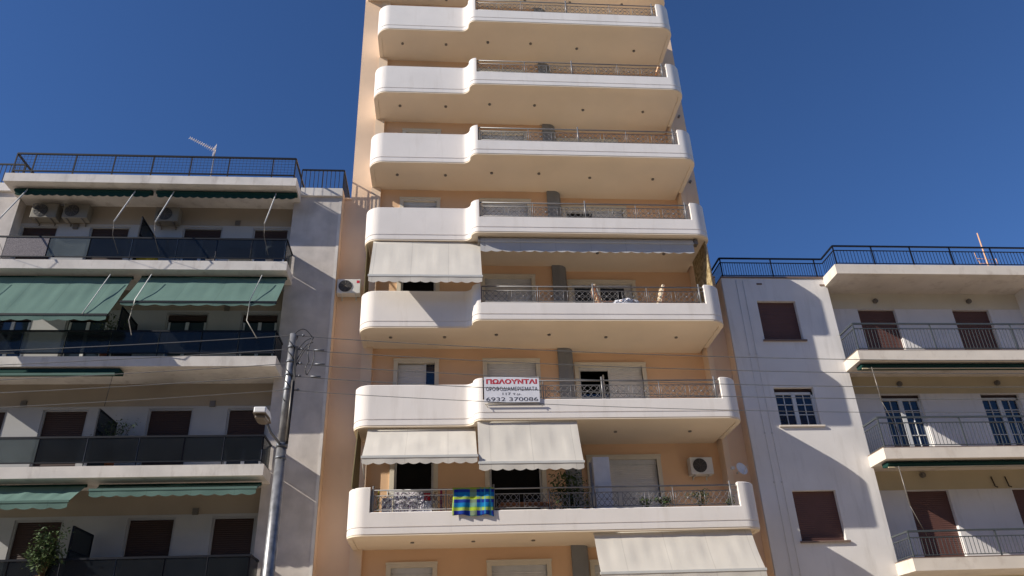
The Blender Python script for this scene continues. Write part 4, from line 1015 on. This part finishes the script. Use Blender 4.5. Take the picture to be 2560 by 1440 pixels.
for (x0, z0, x1, z1, bow) in ((-2.95, 8.92, -3.0, 8.35, -0.07), (-2.92, 8.62, -3.02, 8.03, 0.05), (-3.0, 8.35, -3.03, 8.04, -0.05)):
    b.tube([(x0+(x1-x0)*k/8+bow*math.sin(math.pi*k/8), PY-0.05, z0+(z1-z0)*k/8) for k in range(9)], 0.011, 5)
b.build('loose_cable', 'wire', t)
ords = ['topmost', 'second from the top', 'middle one', 'second from the bottom', 'lowest']
for i, z in enumerate(WZ):
    b = MB(); SP = 32.0; sag = 0.6
    pts = []
    for k in range(41):
        u = k/40; pts.append((PX-SP*(1-u), PY-0.03, z - 4*sag*u*(1-u)*1.0 - (0.0)))
    x_end = PX+0.22
    for k in range(1, 41):
        u = k/40; pts.append((x_end+SP*u, PY-0.03, z-0.03 - 4*sag*u*(1-u)))
    b.tube(pts, 0.0085 if i < 4 else 0.007, 5, False)
    o = b.build('power_line', 'wirel'); tag(o, 'thin overhead wire crossing the picture, %s of the five' % ords[i], 'power line', 'overhead wires on the utility pole')
for i, z in enumerate(WZ[:4]):
    t2 = None
b = MB()
for i, (x, z) in enumerate([(-2.80, 8.62), (-2.76, 8.29), (-2.83, 8.0)]): b.tube([(x-0.11, PY-0.045, z), (x+0.1, PY-0.045, z-0.008)], 0.02, 6)
tag(b.build('cable_clamp', 'galvd'), 'dark wire splice clamps hanging on the overhead wires just right of the pole', 'clamp')
# street lamp
t = thing('street_lamp', 'white topped street lamp on a dark arm bolted to the utility pole', 'street lamp', (PX, PY, 6.5))
MB().tube([(PX-0.03, PY-0.10, 6.50), (PX-0.05, PY-0.3, 6.52), (PX-0.13, PY-0.5, 6.60), (PX-0.19, PY-0.72, 6.76)], 0.026, 8).build('arm', 'galvd', t)
hx, hy, hz = -3.60, -7.05, 6.74
b = MB(); b.prism([(hx-0.115, hy-0.26), (hx+0.115, hy-0.26), (hx+0.13, hy+0.05), (hx+0.09, hy+0.36), (hx-0.09, hy+0.36), (hx-0.13, hy+0.05)], hz+0.0, hz+0.12)
b.build('canopy', 'lampw', t, bevel=0.02)
b = MB(); b.prism([(hx-0.10, hy-0.2), (hx+0.10, hy-0.2), (hx+0.11, hy+0.1), (hx+0.06, hy+0.2), (hx-0.06, hy+0.2), (hx-0.11, hy+0.1)], hz-0.10, hz-0.002)
b.build('refractor', 'lampd', t, bevel=0.03)
MB().prism([(hx-0.12, hy-0.265), (hx+0.12, hy-0.265), (hx+0.135, hy+0.05), (hx+0.095, hy+0.365), (hx-0.095, hy+0.365), (hx-0.135, hy+0.05)], hz-0.016, hz-0.0).build('rim', 'lampd', t)

# ================================================================ ANTENNAS
SIDE = True
t = thing('tv_antenna', 'pale comb-shaped rooftop antenna pointing left above the mesh railing', 'antenna', (-8.72, 1.85, 17.15))
MB().tube([(-8.70, 1.9, 17.15), (-8.70, 1.9, 20.50)], 0.022, 8).build('mast', 'galvd', t)
p0 = Vector((-8.66, 1.88, 20.40)); p1 = Vector((-9.45, 1.28, 20.50)); d = (p1-p0); 
b = MB().tube([p0, p1], 0.014, 6); sd = d.cross(Vector((0, 0, 1))).normalized()
for k in range(13):
    c = p0+d*(0.12+0.88*k/12); L_ = 0.13-0.004*k; b.tube([c-sd*L_, c+sd*L_], 0.007, 5)
b.build('boom', 'antm', t)
b = MB()
for s_ in (-1, 1):
    for k in range(4): c = p0+d*0.06+Vector((0, 0, s_*(0.04+0.05*k))); b.tube([c-sd*0.16, c+sd*0.16], 0.006, 5)
b.build('reflector', 'antm', t)
t = thing('tv_antenna', 'rusty orange mast antenna on the roof of the white block', 'antenna', (20.45, 2.0, 14.03))
MB().tube([(20.43, 2.0, 14.03), (20.43, 2.0, 15.9), (20.46, 2.0, 17.25)], [0.028, 0.032, 0.022], 8).build('mast', 'anto', t)
b = MB()
for (dx, z0, z1) in ((-0.36, 15.95, 16.35), (0.32, 15.95, 16.35), (-0.30, 15.8, 16.0), (0.42, 15.85, 16.1)): b.tube([(20.43+dx, 2, z0), (20.43+dx-0.02, 2, z1)], 0.014, 5)
b.tube([(20.05, 2, 16.1), (20.8, 2, 16.05)], 0.01, 5); b.tube([(20.1, 2, 15.88), (20.85, 2, 15.9)], 0.01, 5)
b.build('element', 'anto', t)
